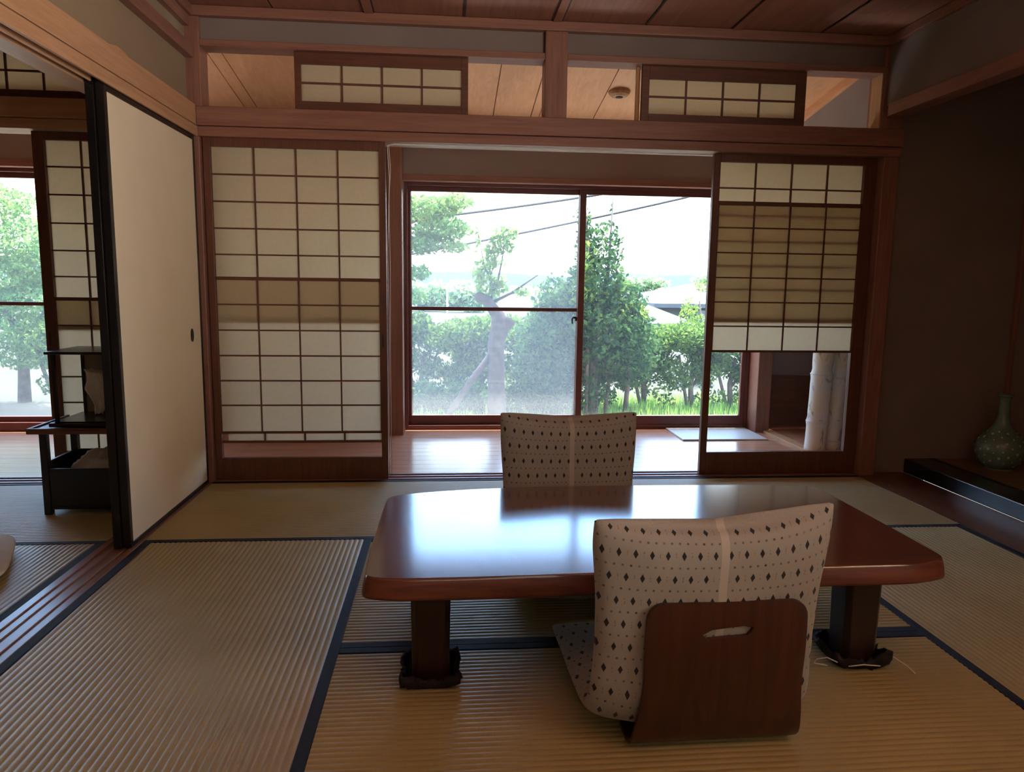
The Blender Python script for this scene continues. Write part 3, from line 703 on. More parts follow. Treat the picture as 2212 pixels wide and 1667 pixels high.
    ss = po.modifiers.new('s', 'SUBSURF'); ss.levels = 1; ss.render_levels = 1
    t.location = loc; t.rotation_euler = (0, 0, rot)
    return t
chair('near floor chair seen from behind, wooden back with grip slot, ivory diamond patterned cushion', 0.012, 0.042, 0.012, 1.0, (0.606, 1.500, 0.0), R(1.0), -0.026)
chair('far floor chair behind the table facing the camera, ivory cushion with dark diamonds', 0.02, 0.022, 0.012, 2.6, (0.470, 2.77, 0.0), R(181.5), 0.0)

# ------------------------------------------------------------------ vase
vc = (2.985, 3.665, 0.0776)
vt = thing('vase', 'green ceramic bottle vase with pale dots standing in the dark alcove', 'vase', vc)
prof = [(0.0, 0.002), (0.062, 0.0), (0.066, 0.004), (0.072, 0.012), (0.098, 0.035), (0.116, 0.07), (0.123, 0.105), (0.119, 0.14), (0.104, 0.17), (0.080, 0.197), (0.056, 0.222), (0.040, 0.248), (0.031, 0.28), (0.027, 0.32), (0.0255, 0.355), (0.027, 0.378), (0.032, 0.39), (0.040, 0.397), (0.0415, 0.401), (0.040, 0.4045), (0.034, 0.403), (0.026, 0.394), (0.020, 0.37), (0.0, 0.30)]
sp = catmull(prof, 90)
m = MB(); m.lathe([(max(0.0, p.x), p.y) for p in sp], vc, 48)
m.cur = 1
for k in range(90):
    z = 0.03 + 0.185 * (k + 0.5) / 90; an = k * 2.399963
    ps = [p for p in sp[:60]]
    j = min(range(4, 60), key=lambda q: abs(ps[q].y - z)); p = ps[j]; tg = (ps[j + 1] - ps[j - 1]).normalized()
    nrm = Vector((math.cos(an) * tg.y, math.sin(an) * tg.y, -tg.x)); cpt = Vector((vc[0] + p.x * math.cos(an), vc[1] + p.x * math.sin(an), vc[2] + p.y)) + nrm * 0.0006
    e1 = Vector((-math.sin(an), math.cos(an), 0)); e2 = nrm.cross(e1); rr = 0.0050 + 0.0015 * math.sin(k * 7)
    m.add([cpt + (e1 * math.cos(q * math.pi / 5) + e2 * math.sin(q * math.pi / 5) * 1.15) * rr for q in range(10)], [tuple(range(10))])
CEL = plain('celadon glaze', (0.135, 0.215, 0.165), 0.22, 0.5, 0.2, 14)
INLAY = plain('pale inlay', (0.50, 0.52, 0.42), 0.3, 0.5, 0.1)
m.build('vase_body', [CEL, INLAY], vt, 0, True)

# ------------------------------------------------------------------ next room: cabinet stand, cloths, cushion
cs = thing('side_stand', 'black wooden stand with open box below, in the next room beside the sliding door', 'stand', (-1.56, 3.45, 0))
for lx in (-1.762, -1.39):
    for ly in (3.31, 3.575):
        B(lx, lx + 0.03, ly, ly + 0.03, 0.0, 0.366).build('leg', BLACKW, cs, 0.002)
tp = MB(); tp.box(-1.80, -1.33, 3.285, 3.635, 0.366, 0.384); tp.box(-1.80, -1.33, 3.285, 3.30, 0.384, 0.391); tp.box(-1.80, -1.785, 3.30, 3.635, 0.384, 0.391)
tp.build('table_top', D['X'], cs, 0.003)
bx = MB(); bx.box(-1.731, -1.391, 3.315, 3.327, 0.036, 0.207); bx.box(-1.731, -1.391, 3.588, 3.60, 0.036, 0.235); bx.box(-1.755, -1.743, 3.341, 3.574, 0.036, 0.235); bx.box(-1.384, -1.372, 3.341, 3.574, 0.036, 0.235); bx.box(-1.743, -1.384, 3.327, 3.588, 0.036, 0.048)
bx.build('lower_box', BLACKW, cs, 0.0015)
B(-1.731, -1.391, 3.3125, 3.3275, 0.024, 0.0358).build('stretcher', BLACKW, cs, 0.001)
dc = thing('display_case', 'open fronted black case with a tan back panel on the stand in the next room', 'case', (-1.56, 3.45, 0.391))
ba = MB(); ba.box(-1.722, -1.36, 3.32, 3.62, 0.391, 0.408); ba.box(-1.705, -1.375, 3.336, 3.61, 0.408, 0.413)
ba.build('base', LACQ, dc, 0.003)
for lx, ly in ((-1.70, 3.332), (-1.70, 3.592), (-1.395, 3.332), (-1.395, 3.592)): B(lx, lx + 0.014, ly, ly + 0.014, 0.413, 0.708).build('post', LACQ, dc, 0.001)
B(-1.722, -1.36, 3.32, 3.62, 0.708, 0.720).build('lid', LACQ, dc, 0.002)
B(-1.685, -1.396, 3.597, 3.602, 0.413, 0.708).build('back_panel', LIGHTPL, dc)
def crumple(name, label, c, r, seed, mat):
    def fn(u, v):
        a = 2 * math.pi * u; ph = math.pi * (v - 0.5)
        d = Vector((math.cos(ph) * math.cos(a), math.cos(ph) * math.sin(a), math.sin(ph)))
        k = 1 + 0.28 * noise.noise(d * 1.7 + Vector((seed, 0, 0))) + 0.16 * abs(noise.noise(d * 4.1 + Vector((0, seed, 0)))) + 0.07 * noise.noise(d * 9 + Vector((0, 0, seed)))
        return (c[0] + d.x * r[0] * k, c[1] + d.y * r[1] * k, c[2] + max(-r[2], d.z * r[2] * k))
    m = MB(); m.grid(fn, 56, 28, True)
    return tag(m.build(name, mat, None, 0, True), label, 'cloth')
def drape():
    # hanging twisted white cloth inside the case
    cpts = [(-1.622, 3.50, 0.625), (-1.590, 3.50, 0.612), (-1.572, 3.50, 0.56), (-1.572, 3.50, 0.51), (-1.575, 3.50, 0.46), (-1.590, 3.50, 0.42)]
    pp = [Vector(q) for q in cpts]; rad = [0.022, 0.046, 0.056, 0.05, 0.03, 0.016]
    def fn(u, v):
        x = v * 5; k = min(int(x), 4); f = x - k; p = pp[k].lerp(pp[k + 1], f); r = rad[k] * (1 - f) + rad[k + 1] * f
        a = 2 * math.pi * u; q = r * (1 + 0.32 * math.sin(3 * a + v * 4) * 0.5 + 0.4 * noise.noise(Vector((math.cos(a) * 2, math.sin(a) * 2, v * 5))))
        z = p.z + 0.01 * noise.noise(Vector((a, v * 6, 1)))
        return (p.x + q * math.cos(a), p.y + 0.7 * q * math.sin(a), max(0.4145, z))
    m = MB(); m.grid(fn, 40, 30, True); return m
dr = drape(); dr.grid(lambda u, v: (-1.545 + 0.085 * math.cos(2 * math.pi * u) * math.sin(math.pi * v) * (1 + 0.3 * noise.noise(Vector((u * 6, v * 4, 2)))) + 0.07, 3.535 + 0.035 * math.sin(2 * math.pi * u) * math.sin(math.pi * v), 0.625 - 0.03 * math.cos(math.pi * v)), 30, 16, True)
tag(dr.build('draped_cloth', WHITEC, None, 0, True), 'white crumpled cloth hanging inside the black case in the next room', 'cloth')
crumple('folded_cloth', 'grey white crumpled cloth lying in the open box of the black stand', (-1.575, 3.46, 0.165), (0.115, 0.10, 0.085), 4.0, WHITEC)
zb = MB()
def zfn(u, v):
    a = 2 * math.pi * u; c, s = math.cos(a), math.sin(a); sq = (abs(c) ** 4.5 + abs(s) ** 4.5) ** (-1 / 4.5)
    ph = math.pi * (v - 0.5); rr = math.cos(ph) ** 0.45 if math.cos(ph) > 0 else 0
    return (0.29 * rr * sq * c, 0.29 * rr * sq * s, 0.032 + 0.030 * math.sin(ph) * (1 + 0.1 * noise.noise(Vector((c, s, 2)))))
zb.grid(zfn, 64, 24, True); zo = zb.build('floor_cushion', CREAM, None, 0, True); zo.location = (-1.845, 2.625, 0.0); zo.rotation_euler = (0, 0, R(24))
tag(zo, 'cream floor cushion at the left edge on the mat of the next room', 'cushion')

# ------------------------------------------------------------------ sunroom things
def bamboo(label, x, y, top, r, lean, nodes, seed, hollow=False):
    t = thing('bamboo_pole', label, 'bamboo pole', (x, y, 0.012), 'thick pale bamboo poles in the recess')
    N = 60; pts = []; rad = []
    for i in range(N):
        z = 0.012 + (top - 0.012) * i / (N - 1)
        rr = r * (1 + 0.012 * math.sin(z * 30 + seed))
        for nz in nodes: rr += 0.006 * math.exp(-((z - nz) / 0.012) ** 2) - 0.003 * math.exp(-((z - nz - 0.03) / 0.02) ** 2)
        pts.append((x + lean * z, y, z)); rad.append(rr)
    m = MB(); m.tube(pts, rad, 28); m.build('culm', BAMB, t, 0, True)
    for nz in nodes:
        MB().tube([(x + lean * (nz - 0.006), y, nz - 0.006), (x + lean * nz, y, nz), (x + lean * (nz + 0.006), y, nz + 0.006)], [r + 0.003, r + 0.0075, r + 0.003], 28, False).build('node_ring', NODE, t, 0, True)
mm, nt, out = newmat('weathered bamboo')
sf = noi(nt, coords(nt, (1, 1, 0.45)), 17, 5, 0.6, 0.8); tn = noi(nt, coords(nt, (1, 1, 1)), 3.2, 3)
c1 = ramp(nt, tn, [(0.42, (0.80, 0.80, 0.77)), (0.6, (0.80, 0.70, 0.50))])
mx = nd(nt, 'ShaderNodeMixRGB'); nt.links.new(ramp(nt, sf, [(0.57, (0, 0, 0)), (0.65, (0.7, 0.7, 0.7))]), mx.inputs[0]); nt.links.new(c1, mx.inputs[1]); mx.inputs[2].default_value = (0.20, 0.22, 0.18, 1)
principled(nt, out, mx.outputs[0], 0.5, 0.4); BAMB = mm
NODE = plain('pale bamboo node', (0.74, 0.74, 0.72), 0.5, 0.4, 0.05)
bamboo('thick pale bamboo pole with grey blotches, left one behind the right screen glass', 2.325, 4.40, 1.19, 0.062, 0.03, [0.20, 0.50], 1.0)
bamboo('thick pale bamboo pole with grey blotches, middle one behind the right screen glass', 2.449, 4.41, 1.19, 0.062, 0.04, [0.075, 0.475], 3.0)
bamboo('short cut bamboo pole, rightmost behind the right screen glass', 2.465, 4.24, 0.42, 0.036, 0.02, [0.12], 5.0)
tag(B(1.60, 2.195, 4.79, 5.205, -0.0055, 0.004).build('floor_mat', MATW, None, 0.002), 'pale flat mat on the sunroom floor below the window', 'mat')
# cable
cb = MB(); cb.tube([(-0.2985, 3.862, 0.02), (-0.2995, 3.866, 0.4), (-0.2950, 3.868, 0.8), (-0.2985, 3.866, 1.2), (-0.286, 3.868, 1.55), (-0.2965, 3.866, 1.712), (-0.26, 3.868, 1.7215), (0.4, 3.875, 1.721), (0.75, 3.875, 1.718), (1.15, 3.88, 1.7165), (1.39, 3.885, 1.72)], 0.0022, 6)
cb.tube([(-0.289, 3.874, 0.02), (-0.290, 3.874, 0.6), (-0.287, 3.874, 1.1), (-0.2905, 3.874, 1.45), (-0.281, 3.874, 1.60), (-0.289, 3.874, 1.714), (-0.255, 3.878, 1.7185), (0.4, 3.885, 1.718), (1.0, 3.887, 1.713), (1.39, 3.89, 1.716)], 0.0018, 6)
tag(cb.build('cable', CABLE, None, 0, True), 'thin white cable running down the screen edge and along the door head', 'cable')
dl = thing('ceiling_fixture', 'small round fitting on the sloping sunroom ceiling, seen through the transom gap', 'ceiling fixture', (1.03, 4.55, cz(4.55)))
MB().lathe([(0.0, -0.03), (0.045, -0.03), (0.06, -0.018), (0.066, -0.004), (0.066, 0.012)], (1.03, 4.55, cz(4.55)), 24).build('casing', L['X'], dl, 0, False)
MB().lathe([(0.0, -0.034), (0.02, -0.034), (0.022, -0.03)], (1.03, 4.55, cz(4.55)), 16).build('lens', IRON, dl)

# ------------------------------------------------------------------ outdoors
GZ = -0.45
GROUND = plain('pale dry ground', (0.05, 0.05, 0.034), 0.95, 0.1, 0.2, 1.2)
struct('ground', 'pale sunlit ground of the garden', 'ground', B(-400, 400, -300, 900, GZ - 0.3, GZ), GROUND)
struct('ground.001', 'pale concrete apron outside the sunroom window', 'ground', B(-6.0, 4.0, 5.31, 7.0, GZ, GZ + 0.02), plain('pale concrete', (0.55, 0.52, 0.46), 0.9, 0.1, 0.08, 4))  # added out of view to bounce sunlight onto the sunroom ceiling
BARK = plain('grey brown bark', (0.13, 0.10, 0.08), 0.95, 0.1, 0.3, 14, 0.6, 60)
BARKD = plain('dark bark', (0.055, 0.045, 0.045), 0.95, 0.1, 0.3, 14, 0.6, 60)
LF = {'hedge': leaf_mat('hedge leaves', (0.022, 0.052, 0.020), (0.10, 0.17, 0.035), 0.4),
      'dark': leaf_mat('dark leaves', (0.014, 0.040, 0.024), (0.06, 0.12, 0.035), 0.33),
      'maple': leaf_mat('maple leaves', (0.06, 0.13, 0.05), (0.15, 0.25, 0.07)),
      'bright': leaf_mat('bright leaves', (0.06, 0.12, 0.03), (0.19, 0.27, 0.05), 0.4),
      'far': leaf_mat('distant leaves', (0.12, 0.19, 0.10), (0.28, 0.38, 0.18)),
      'grass': leaf_mat('grass blades', (0.10, 0.22, 0.04), (0.22, 0.38, 0.07))}
def leaves(mb, rng, blobs, n, size, flat=0.0, hollow=0.35):
    vol = [b[3] * b[4] * b[5] for b in blobs]; tot = sum(vol)
    vs, fs = [], []
    for b, vl in zip(blobs, vol):
        for _ in range(int(n * vl / tot)):
            while True:
                d = Vector((rng.uniform(-1, 1), rng.uniform(-1, 1), rng.uniform(-1, 1)))
                if hollow < d.length < 1: break
            k = 1 + 0.25 * noise.noise(d * 2.3 + Vector((b[0], b[1], b[2])))
            c = Vector((b[0] + d.x * b[3] * k, b[1] + d.y * b[4] * k, b[2] + d.z * b[5] * k))
            ax = Vector((rng.gauss(0, 1), rng.gauss(0, 1), rng.gauss(0, 1) * (1 - flat))).normalized()
            up = Vector((rng.gauss(0, 1), rng.gauss(0, 1), rng.gauss(0, 1))).cross(ax).normalized()
            s = size * rng.uniform(0.6, 1.3); w = s * rng.uniform(0.4, 0.6)
            i = len(vs)
            vs += [c - ax * s, c + up * w - ax * s * 0.1, c + ax * s, c - up * w - ax * s * 0.1]; fs.append((i, i + 1, i + 2, i + 3))
    return mb.add(vs, fs)
def plant(name, label, cat, base, trunks, blobs, n, size, leafm, bark=BARK, seed=1, group=None, hollow=0.35):
    t = thing(name, label, cat, base, group)
    rng = random.Random(seed)
    for tr in trunks: MB().tube([p[:3] for p in tr], [p[3] for p in tr], 9).build('trunk', bark, t, 0, True)
    leaves(MB(), rng, blobs, n, size, 0, hollow).build('foliage', leafm, t)
    return t
# clipped hedge shrubs
def hedge_proto(seed, mat, label):
    rng = random.Random(seed); b = []
    for k in range(10): b.append((rng.uniform(-.42, .42), rng.uniform(-.2, .2), rng.uniform(0.72, 0.92), .22, .24, .15))
    for k in range(9): b.append((rng.uniform(-.40, .40), rng.uniform(-.2, .2), rng.uniform(0.36, 0.68), .17, .18, .13))
    for k in range(3): b.append((rng.uniform(-.35, .35), rng.uniform(-.1, .1), rng.uniform(0.1, 0.3), .12, .12, .11))
    tr = [[(0.02, 0, 0, .035), (0.0, 0, .3, .03), (.05, .02, .62, .02)], [(-.02, .02, 0, .022), (-.12, 0, .35, .018), (-.2, 0, .68, .012)], [(.01, 0, .25, .018), (.14, 0, .45, .014), (.22, 0, .7, .01)]]
    return plant('hedge_shrub', label, 'hedge shrub', (0, 0, 0), tr, b, 7000, 0.028, mat, BARK, seed, 'clipped hedge shrubs along the garden edge')
hp = [hedge_proto(11, LF['hedge'], ''), hedge_proto(23, LF['hedge'], ''), hedge_proto(37, LF['hedge'], '')]
hx = [(-0.30, 'clipped hedge shrub at the far left of the sunroom window'), (0.42, 'clipped hedge shrub behind the cut off dark trunk'), (1.12, 'clipped hedge shrub just right of the cut off dark trunk'),
      (1.80, 'clipped hedge shrub behind the tall bushy tree'), (2.42, 'clipped hedge shrub, first one right of the tall bushy tree'), (2.95, 'clipped hedge shrub in the middle of the right window half, forked trunk'),
      (3.48, 'clipped hedge shrub seen at the left through the glass of the right screen'), (4.0, 'clipped hedge shrub seen at the right through the glass of the right screen'),
      (-5.6, 'clipped hedge shrub outside the next room window at the picture edge'), (-4.2, 'clipped hedge shrub outside the next room window beside its frame')]
for i, (x, lab) in enumerate(hx):
    o = hp[i] if i < 3 else copy_tree(hp[i % 3])
    o['label'] = lab; o.location = (x, 8.75 + 0.12 * math.sin(i * 2.1), GZ); o.rotation_euler = (0, 0, 0.5 * math.sin(i * 1.7)); o.scale = (1, 1, 1.0 + (0.08 if x < 1 and x > -1 else -0.02))
# tall bushy tree
bl = [(1.06, 8.0, .30, .34, .4, .55), (1.35, 8.1, .45, .45, .45, .5), (1.75, 8.0, .55, .5, .45, .45), (2.0, 8.0, .35, .36, .4, .4), (1.2, 8.0, .85, .28, .3, .28), (1.62, 8.0, 1.05, .36, .34, .3), (1.9, 8.0, .85, .3, .3, .25), (1.72, 8.0, 1.42, .2, .2, .28), (1.52, 8.0, 1.35, .15, .15, .42), (1.45, 8.0, 1.72, .09, .09, .22), (1.78, 8.0, 1.72, .03, .03, .25), (1.45, 8.0, -.1, .42, .3, .25)]
plant('bushy_tree', 'tall bushy green tree behind the middle bar of the sunroom window', 'tree', (1.55, 8.0, GZ),
      [[(1.62, 8.0, GZ, .07), (1.6, 8, 0.2, .06), (1.58, 8, 0.9, .04), (1.47, 8, 1.9, .012)], [(1.6, 8, .4, .03), (1.75, 8, 1.1, .02), (1.78, 8, 1.95, .006)], [(2.0, 8.05, GZ, .03), (2.02, 8, 0.1, .025), (1.95, 8, .5, .015)], [(1.75, 7.98, GZ, .025), (1.82, 8, .2, .02), (1.75, 8, .6, .012)]],
      bl, 17000, 0.033, LF['dark'], BARK, 5)
bl = [(1.5, 7.9, .95, .2, .2, .3), (1.62, 7.9, .72, .32, .2, .14), (1.95, 7.85, .72, .24, .2, .12), (1.5, 7.85, 1.25, .12, .15, .25)]
plant('sapling', 'yellow green sunlit sapling mixed into the tall bushy tree', 'sapling', (1.52, 7.85, GZ), [[(1.52, 7.85, GZ, .02), (1.52, 7.85, .6, .015), (1.5, 7.87, 1.5, .005)]], bl, 900, 0.034, LF['bright'], BARK, 8, None, 0.0)
# cut off dark trunk with shoots
bl = [(.33, 7.15, 1.13, .10, .06, .10), (.42, 7.15, 1.32, .07, .06, .12), (.30, 7.15, 1.42, .03, .03, .16), (.52, 7.15, 1.42, .12, .07, .14), (.60, 7.15, 1.50, .1, .06, .08), (.40, 7.15, 1.22, .16, .06, .05), (.38, 7.15, 1.02, .12, .06, .12), (.50, 7.15, 1.02, .1, .06, .1), (.72, 7.15, .95, .1, .06, .05)]
plant('pollarded_tree', 'dark tree trunk with cut off top and leafy shoots outside the sunroom window', 'tree', (0.48, 7.15, GZ),
      [[(.50, 7.15, GZ, .10), (.49, 7.15, 0.0, .085), (.48, 7.15, .45, .08), (.52, 7.15, .60, .095), (.50, 7.15, .72, .07), (.44, 7.15, .80, .055), (.38, 7.15, .875, .055), (.30, 7.15, .905, .052), (.27, 7.15, .90, .03)],
       [(.52, 7.15, .58, .07), (.60, 7.15, .67, .065), (.62, 7.15, .70, .06)],
       [(.41, 7.15, .85, .014), (.48, 7.15, 1.0, .011), (.53, 7.15, 1.25, .008), (.55, 7.15, 1.45, .004)], [(.42, 7.15, .84, .016), (.62, 7.15, .94, .012), (.88, 7.15, 1.12, .006)],
       [(.46, 7.15, .98, .007), (.36, 7.15, 1.2, .005), (.30, 7.15, 1.5, .003)], [(.42, 7.15, 1.1, .006), (.48, 7.15, 1.3, .004)], [(.44, 7.15, .35, .035), (.25, 7.15, .1, .032), (.02, 7.15, -.25, .03)]],
      bl, 620, 0.036, LF['maple'], BARKD, 13, None, 0.0)
# maple whose boughs hang in from the upper left
bl = [(-.25, 9.6, 1.95, .42, .4, .17), (-.05, 9.6, 1.70, .38, .4, .16), (.12, 9.6, 2.05, .25, .3, .10), (-.3, 9.6, 1.52, .28, .3, .14), (.1, 9.6, 1.48, .2, .3, .07), (-.38, 9.6, 1.15, .2, .25, .10), (-.42, 9.6, .85, .2, .25, .10), (-.75, 9.6, 1.6, .3, .3, .25)]
plant('maple_tree', 'maple tree whose leafy boughs hang in at the upper left of the sunroom window', 'tree', (-1.6, 9.6, GZ),
      [[(-1.6, 9.6, GZ, .10), (-1.5, 9.6, .6, .08), (-1.2, 9.6, 1.3, .05), (-.5, 9.6, 1.75, .02), (.1, 9.6, 2.0, .008)], [(-1.5, 9.6, .6, .03), (-.9, 9.6, .9, .02), (-.3, 9.6, 1.15, .008)], [(-1.2, 9.6, 1.3, .03), (-.6, 9.6, 1.45, .015), (.1, 9.6, 1.5, .005)]],
      bl, 6500, 0.034, LF['maple'], BARK, 21)
# maple outside the window of the next room
bl = [(-5.0, 9.2, 1.45, .8, .5, .3), (-5.3, 9.2, 1.0, .8, .5, .28), (-4.8, 9.2, .75, .7, .5, .22), (-5.2, 9.2, .40, .8, .5, .2), (-4.7, 9.2, 1.2, .4, .4, .25), (-4.9, 9.2, .1, .4, .4, .16), (-5.4, 9.2, 1.9, .7, .5, .2)]
plant('maple_tree', 'bright green maple filling the window beyond the next room', 'tree', (-5.0, 9.2, GZ),
      [[(-5.02, 9.2, GZ, .075), (-5.0, 9.2, .0, .06), (-4.95, 9.2, .3, .05), (-5.15, 9.2, .6, .04), (-5.3, 9.2, 1.1, .02)], [(-4.97, 9.2, .2, .05), (-4.75, 9.2, .55, .03), (-4.6, 9.2, 1.0, .012)], [(-5.35, 9.2, GZ, .035), (-5.32, 9.2, .1, .03), (-5.4, 9.2, .5, .02)], [(-4.66, 9.2, GZ, .028), (-4.8, 9.2, 0, .022), (-4.9, 9.2, .35, .015)]],
      bl, 16000, 0.030, LF['maple'], BARK, 31)
# shrub among the houses
plant('garden_bush', 'light green bush in front of the tiled roof at the right of the window', 'bush', (4.0, 11.2, GZ), [[(4.0, 11.2, GZ, .03), (3.95, 11.2, .4, .02), (3.9, 11.2, .8, .01)]],
      [(3.75, 11.2, .45, .18, .2, .42), (3.95, 11.2, .35, .3, .2, .25), (4.15, 11.2, .5, .15, .2, .25), (4.05, 11.2, 1.02, .25, .2, .1)], 1500, 0.030, LF['bright'], BARK, 41)
for i, (x, lab) in enumerate(((-0.25, 'low dark shrub at the left foot of the sunroom window view'), (0.95, 'low dark shrub between the cut off dark trunk and the bushy tree'), (0.25, 'low dark shrub behind the foot of the cut off dark trunk'))):
    plant('low_shrub', lab, 'shrub', (x, 8.3, GZ), [[(x, 8.3, GZ, .02), (x + .03, 8.3, GZ + .3, .01)]],
          [(x + dx, 8.3, GZ + .16 + dz, .26, .22, .17) for dx, dz in ((-.22, 0), (0, .08), (.2, -.02))], 3200, 0.026, LF['dark'], BARK, 60 + i, 'low shrubs in front of the hedge')
# grass
g = MB(); rg = random.Random(3); vs = []; fs = []
for _ in range(9000):
    x = rg.uniform(-2, 5); y = rg.uniform(7.6, 9.3); h = rg.uniform(.05, .16) * (0.5 + 0.8 * abs(noise.noise(Vector((x * 1.4, y * 1.4, 0))))) * 1.6; a = rg.uniform(0, 3.14); w = .007
    i = len(vs); dx, dy = w * math.cos(a), w * math.sin(a)
    vs += [(x - dx, y - dy, GZ), (x + dx, y + dy, GZ), (x + rg.uniform(-.04, .04), y + rg.uniform(-.04, .04), GZ + h)]; fs.append((i, i + 1, i + 2))
g.add(vs, fs); tag(g.build('grass', LF['grass'], None), 'bright green grass along the foot of the garden hedge', 'grass', None, 'stuff')
# distant trees
def far_tree(label, x, y, z, rx, rz, seed, n=1800, size=.16):
    rg = random.Random(seed); b = [(x + rg.uniform(-.6, .6) * rx, y, z + rg.uniform(-.35, .35) * rz, rx * .5, rx * .4, rz * .5) for _ in range(7)]
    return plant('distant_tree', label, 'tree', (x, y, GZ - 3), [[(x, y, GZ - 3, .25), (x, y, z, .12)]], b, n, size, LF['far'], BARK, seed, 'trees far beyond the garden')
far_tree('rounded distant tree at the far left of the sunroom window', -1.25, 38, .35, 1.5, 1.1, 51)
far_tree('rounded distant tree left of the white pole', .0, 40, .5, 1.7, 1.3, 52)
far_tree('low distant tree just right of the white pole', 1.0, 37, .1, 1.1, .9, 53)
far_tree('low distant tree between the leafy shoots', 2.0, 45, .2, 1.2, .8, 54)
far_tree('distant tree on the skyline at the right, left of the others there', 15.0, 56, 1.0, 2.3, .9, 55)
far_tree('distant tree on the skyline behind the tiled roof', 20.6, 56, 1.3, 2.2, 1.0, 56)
# houses
def house(label, x0, x1, y, z0, z1, zr, wallc, roofc, depth=6.0):
    t = thing('house', label, 'house', ((x0 + x1) / 2, y + depth / 2, z0), 'houses beyond the hedge')
    B(x0, x1, y, y + depth, z0, z1).build('house_wall', wallc, t)
    m = MB(); o = 0.5; cx = (x0 + x1) / 2; e = (x1 - x0) * .18
    v = [(x0 - o, y - o, z1), (x1 + o, y - o, z1), (x1 + o, y + depth + o, z1), (x0 - o, y + depth + o, z1), (cx - e, y + depth / 2, zr), (cx + e, y + depth / 2, zr)]
    m.add(v + [(a, b, c - .15) for a, b, c in v[:4]], [(0, 1, 5, 4), (1, 2, 5), (2, 3, 4, 5), (3, 0, 4), (0, 6, 7, 1), (1, 7, 8, 2), (2, 8, 9, 3), (3, 9, 6, 0), (6, 9, 8, 7)])
    m.build('roof', roofc, t)
    wm = MB(); wn = t
    for k in range(2):
        a = x0 + (x1 - x0) * (0.2 + 0.4 * k); B(a, a + (x1 - x0) * .22, y - .04, y, z1 - 1.2, z1 - .25).build('house_window', HWIN, t)
HWIN = plain('house window', (0.16, 0.18, 0.2), 0.2, 0.5, 0.1)
HW1 = plain('pale house wall', (0.085, 0.085, 0.085), 0.9, 0.1, 0.05); RF1 = plain('light grey tiles', (0.065, 0.07, 0.075), 0.6, 0.3, 0.1, 4); RF2 = plain('blue grey tiles', (0.045, 0.052, 0.06), 0.6, 0.3, 0.1, 4)
house('house with a light tiled hip roof at the right edge of the window view', 7.9, 14.0, 26.5, -3.5, .38, 1.10, HW1, RF1)
house('low pale house seen just right of the tall bushy tree', 5.6, 7.3, 23, -3.5, -.15, .40, HW1, RF2, 4)
house('flat roofed white building far off right of the bushy tree', 9.4, 12.2, 36, -4, .21, .63, HW1, RF2)
house('long low pale building behind the cut off dark trunk', 1.1, 3.6, 30, -4, -.75, -.25, HW1, RF1)
house('grey roofed building far behind the leafy shoots', 3.0, 5.6, 52, -4, -.55, .15, HW1, RF2)
# pole and wires
pt = thing('lamp_pole', 'thin white lamp pole in front of the distant trees', 'pole', (.03, 31, -3)); MB().tube([(.03, 31, -3), (.03, 31, .98)], .035, 8).build('pole', CABLE, pt); MB().box(-.25, .03, 30.95, 31.05, .95, 1.0).build('lamp_arm', CABLE, pt)
for i, (p, q, r_, lab) in enumerate((((-3.5, 17, 2.1), (4.4, 17, 3.22), .030, 'upper overhead wire crossing the sky outside'), ((-3.5, 16, 1.1), (5.7, 16, 3.05), .026, 'lower overhead wire crossing the sky outside'))):
    m = MB(); P = [Vector(p).lerp(Vector(q), k / 14) - Vector((0, 0, .22 * 4 * (k / 14) * (1 - k / 14) * .4)) for k in range(15)]
    m.tube(P, r_, 6); tag(m.build('overhead_wire', IRON, None), lab, 'wire')
# hills
HILL = plain('hazy blue hills', (0.055, 0.075, 0.085), 1.0, 0.0, 0.1, 0.01)
m = MB()
def hfn(u, v):
    x = -300 + 700 * u; h = 7 + 9 * noise.noise(Vector((u * 6, 1.3, 0))) + 4 * noise.noise(Vector((u * 15, 4, 0)))
    return (x, 420 + 60 * v, GZ + max(0.0, h) * math.sin(math.pi * v) )
m.grid(hfn, 90, 12); struct('hills', 'hazy blue hills on the horizon', 'hills', m, HILL, 0, True)

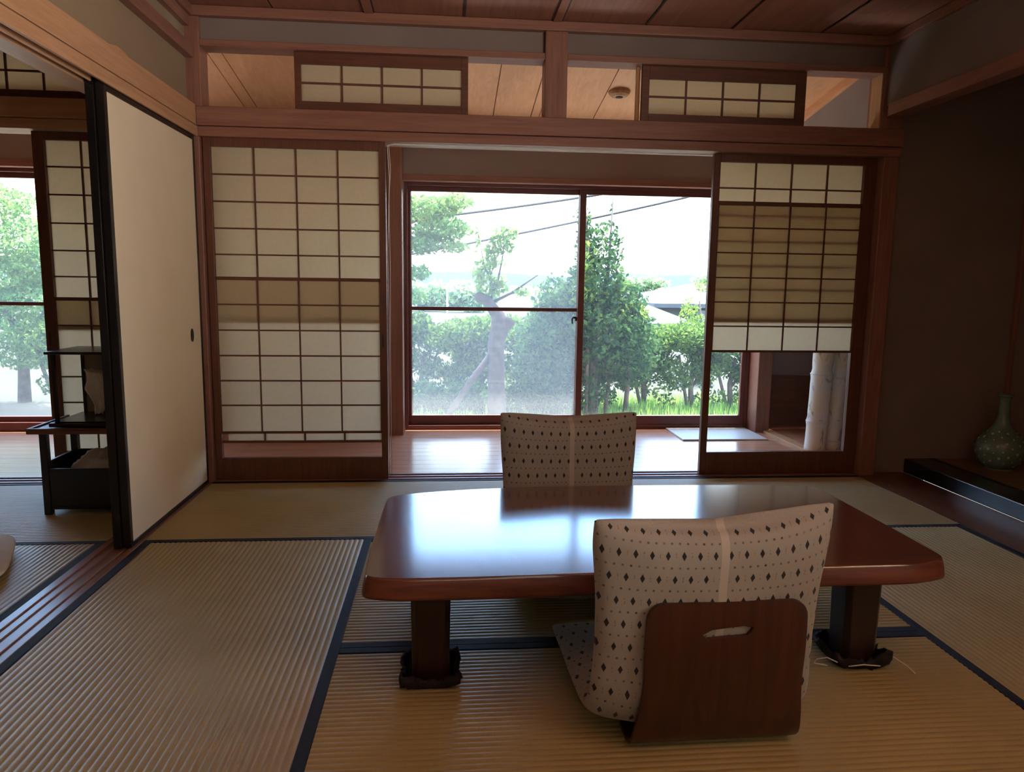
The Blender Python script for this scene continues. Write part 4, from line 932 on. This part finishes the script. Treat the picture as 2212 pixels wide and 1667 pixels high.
# ------------------------------------------------------------------ light, world, camera
w = bpy.data.worlds.new('World'); S.world = w; w.use_nodes = True; nt = w.node_tree
bg = nt.nodes['Background']
tc = nd(nt, 'ShaderNodeTexCoord'); sp_ = nd(nt, 'ShaderNodeSeparateXYZ'); nt.links.new(tc.outputs['Generated'], sp_.inputs[0])
col = ramp(nt, sp_.outputs[2], [(0.0, (0.46, 0.49, 0.51)), (0.12, (0.45, 0.50, 0.54)), (0.22, (0.38, 0.50, 0.61)), (0.32, (0.22, 0.44, 0.80)), (0.5, (0.26, 0.46, 0.80)), (0.75, (0.5, 0.68, 0.95)), (1.0, (0.6, 0.75, 1.0))])
nt.links.new(col, bg.inputs[0]); bg.inputs[1].default_value = 1.0
sl = bpy.data.lights.new('sun', 'SUN'); sl.energy = 2.3; sl.angle = R(0.6); sl.color = (1.0, 0.93, 0.82)
so = bpy.data.objects.new('sun', sl); COL.objects.link(so)
so.rotation_euler = Vector((-0.28, -0.50, -1.0)).to_track_quat('-Z', 'Y').to_euler()

al_ = bpy.data.lights.new('window_daylight', 'AREA'); al_.shape = 'RECTANGLE'; al_.size = 1.4; al_.size_y = 1.7; al_.energy = 8.5; al_.color = (1.0, 0.89, 0.78); al_.spread = R(115)  # added fill lamp in front of the unseen right window, aimed upward
ao = bpy.data.objects.new('window_daylight', al_); COL.objects.link(ao); ao.location = (2.25, -0.2, 1.3)
ao.rotation_euler = Vector((-1.0, 0.55, 0.95)).to_track_quat('-Z', 'Z').to_euler()
f_, yaw, pit, rol, H = 1595.84, R(5.128), R(7.95), R(-0.7665), 1.04
F = Vector((math.sin(yaw) * math.cos(pit), math.cos(yaw) * math.cos(pit), -math.sin(pit)))
r0 = Vector((math.cos(yaw), -math.sin(yaw), 0)); d0 = F.cross(r0)
rr = r0 * math.cos(rol) + d0 * math.sin(rol); dd = d0 * math.cos(rol) - r0 * math.sin(rol)
cam = bpy.data.cameras.new('camera'); co = bpy.data.objects.new('camera', cam); COL.objects.link(co)
cam.sensor_fit = 'HORIZONTAL'; cam.sensor_width = 36.0; cam.lens = f_ / 2212 * 36.0; cam.clip_start = 0.05; cam.clip_end = 3000
up, bk = -dd, -F
co.matrix_world = Matrix(((rr.x, up.x, bk.x, 0), (rr.y, up.y, bk.y, 0), (rr.z, up.z, bk.z, H), (0, 0, 0, 1)))
S.camera = co
S.view_settings.view_transform = 'Standard'; S.view_settings.look = 'None'; S.view_settings.gamma = 1.0
S.view_settings.use_curve_mapping = False
S.view_settings.exposure = 3.78
cy = S.cycles
cy.max_bounces = 10; cy.diffuse_bounces = 5; cy.glossy_bounces = 4; cy.transmission_bounces = 6; cy.transparent_max_bounces = 16
cy.use_denoising = True; cy.sample_clamp_indirect = 6.0
cy.caustics_reflective = False; cy.caustics_refractive = False
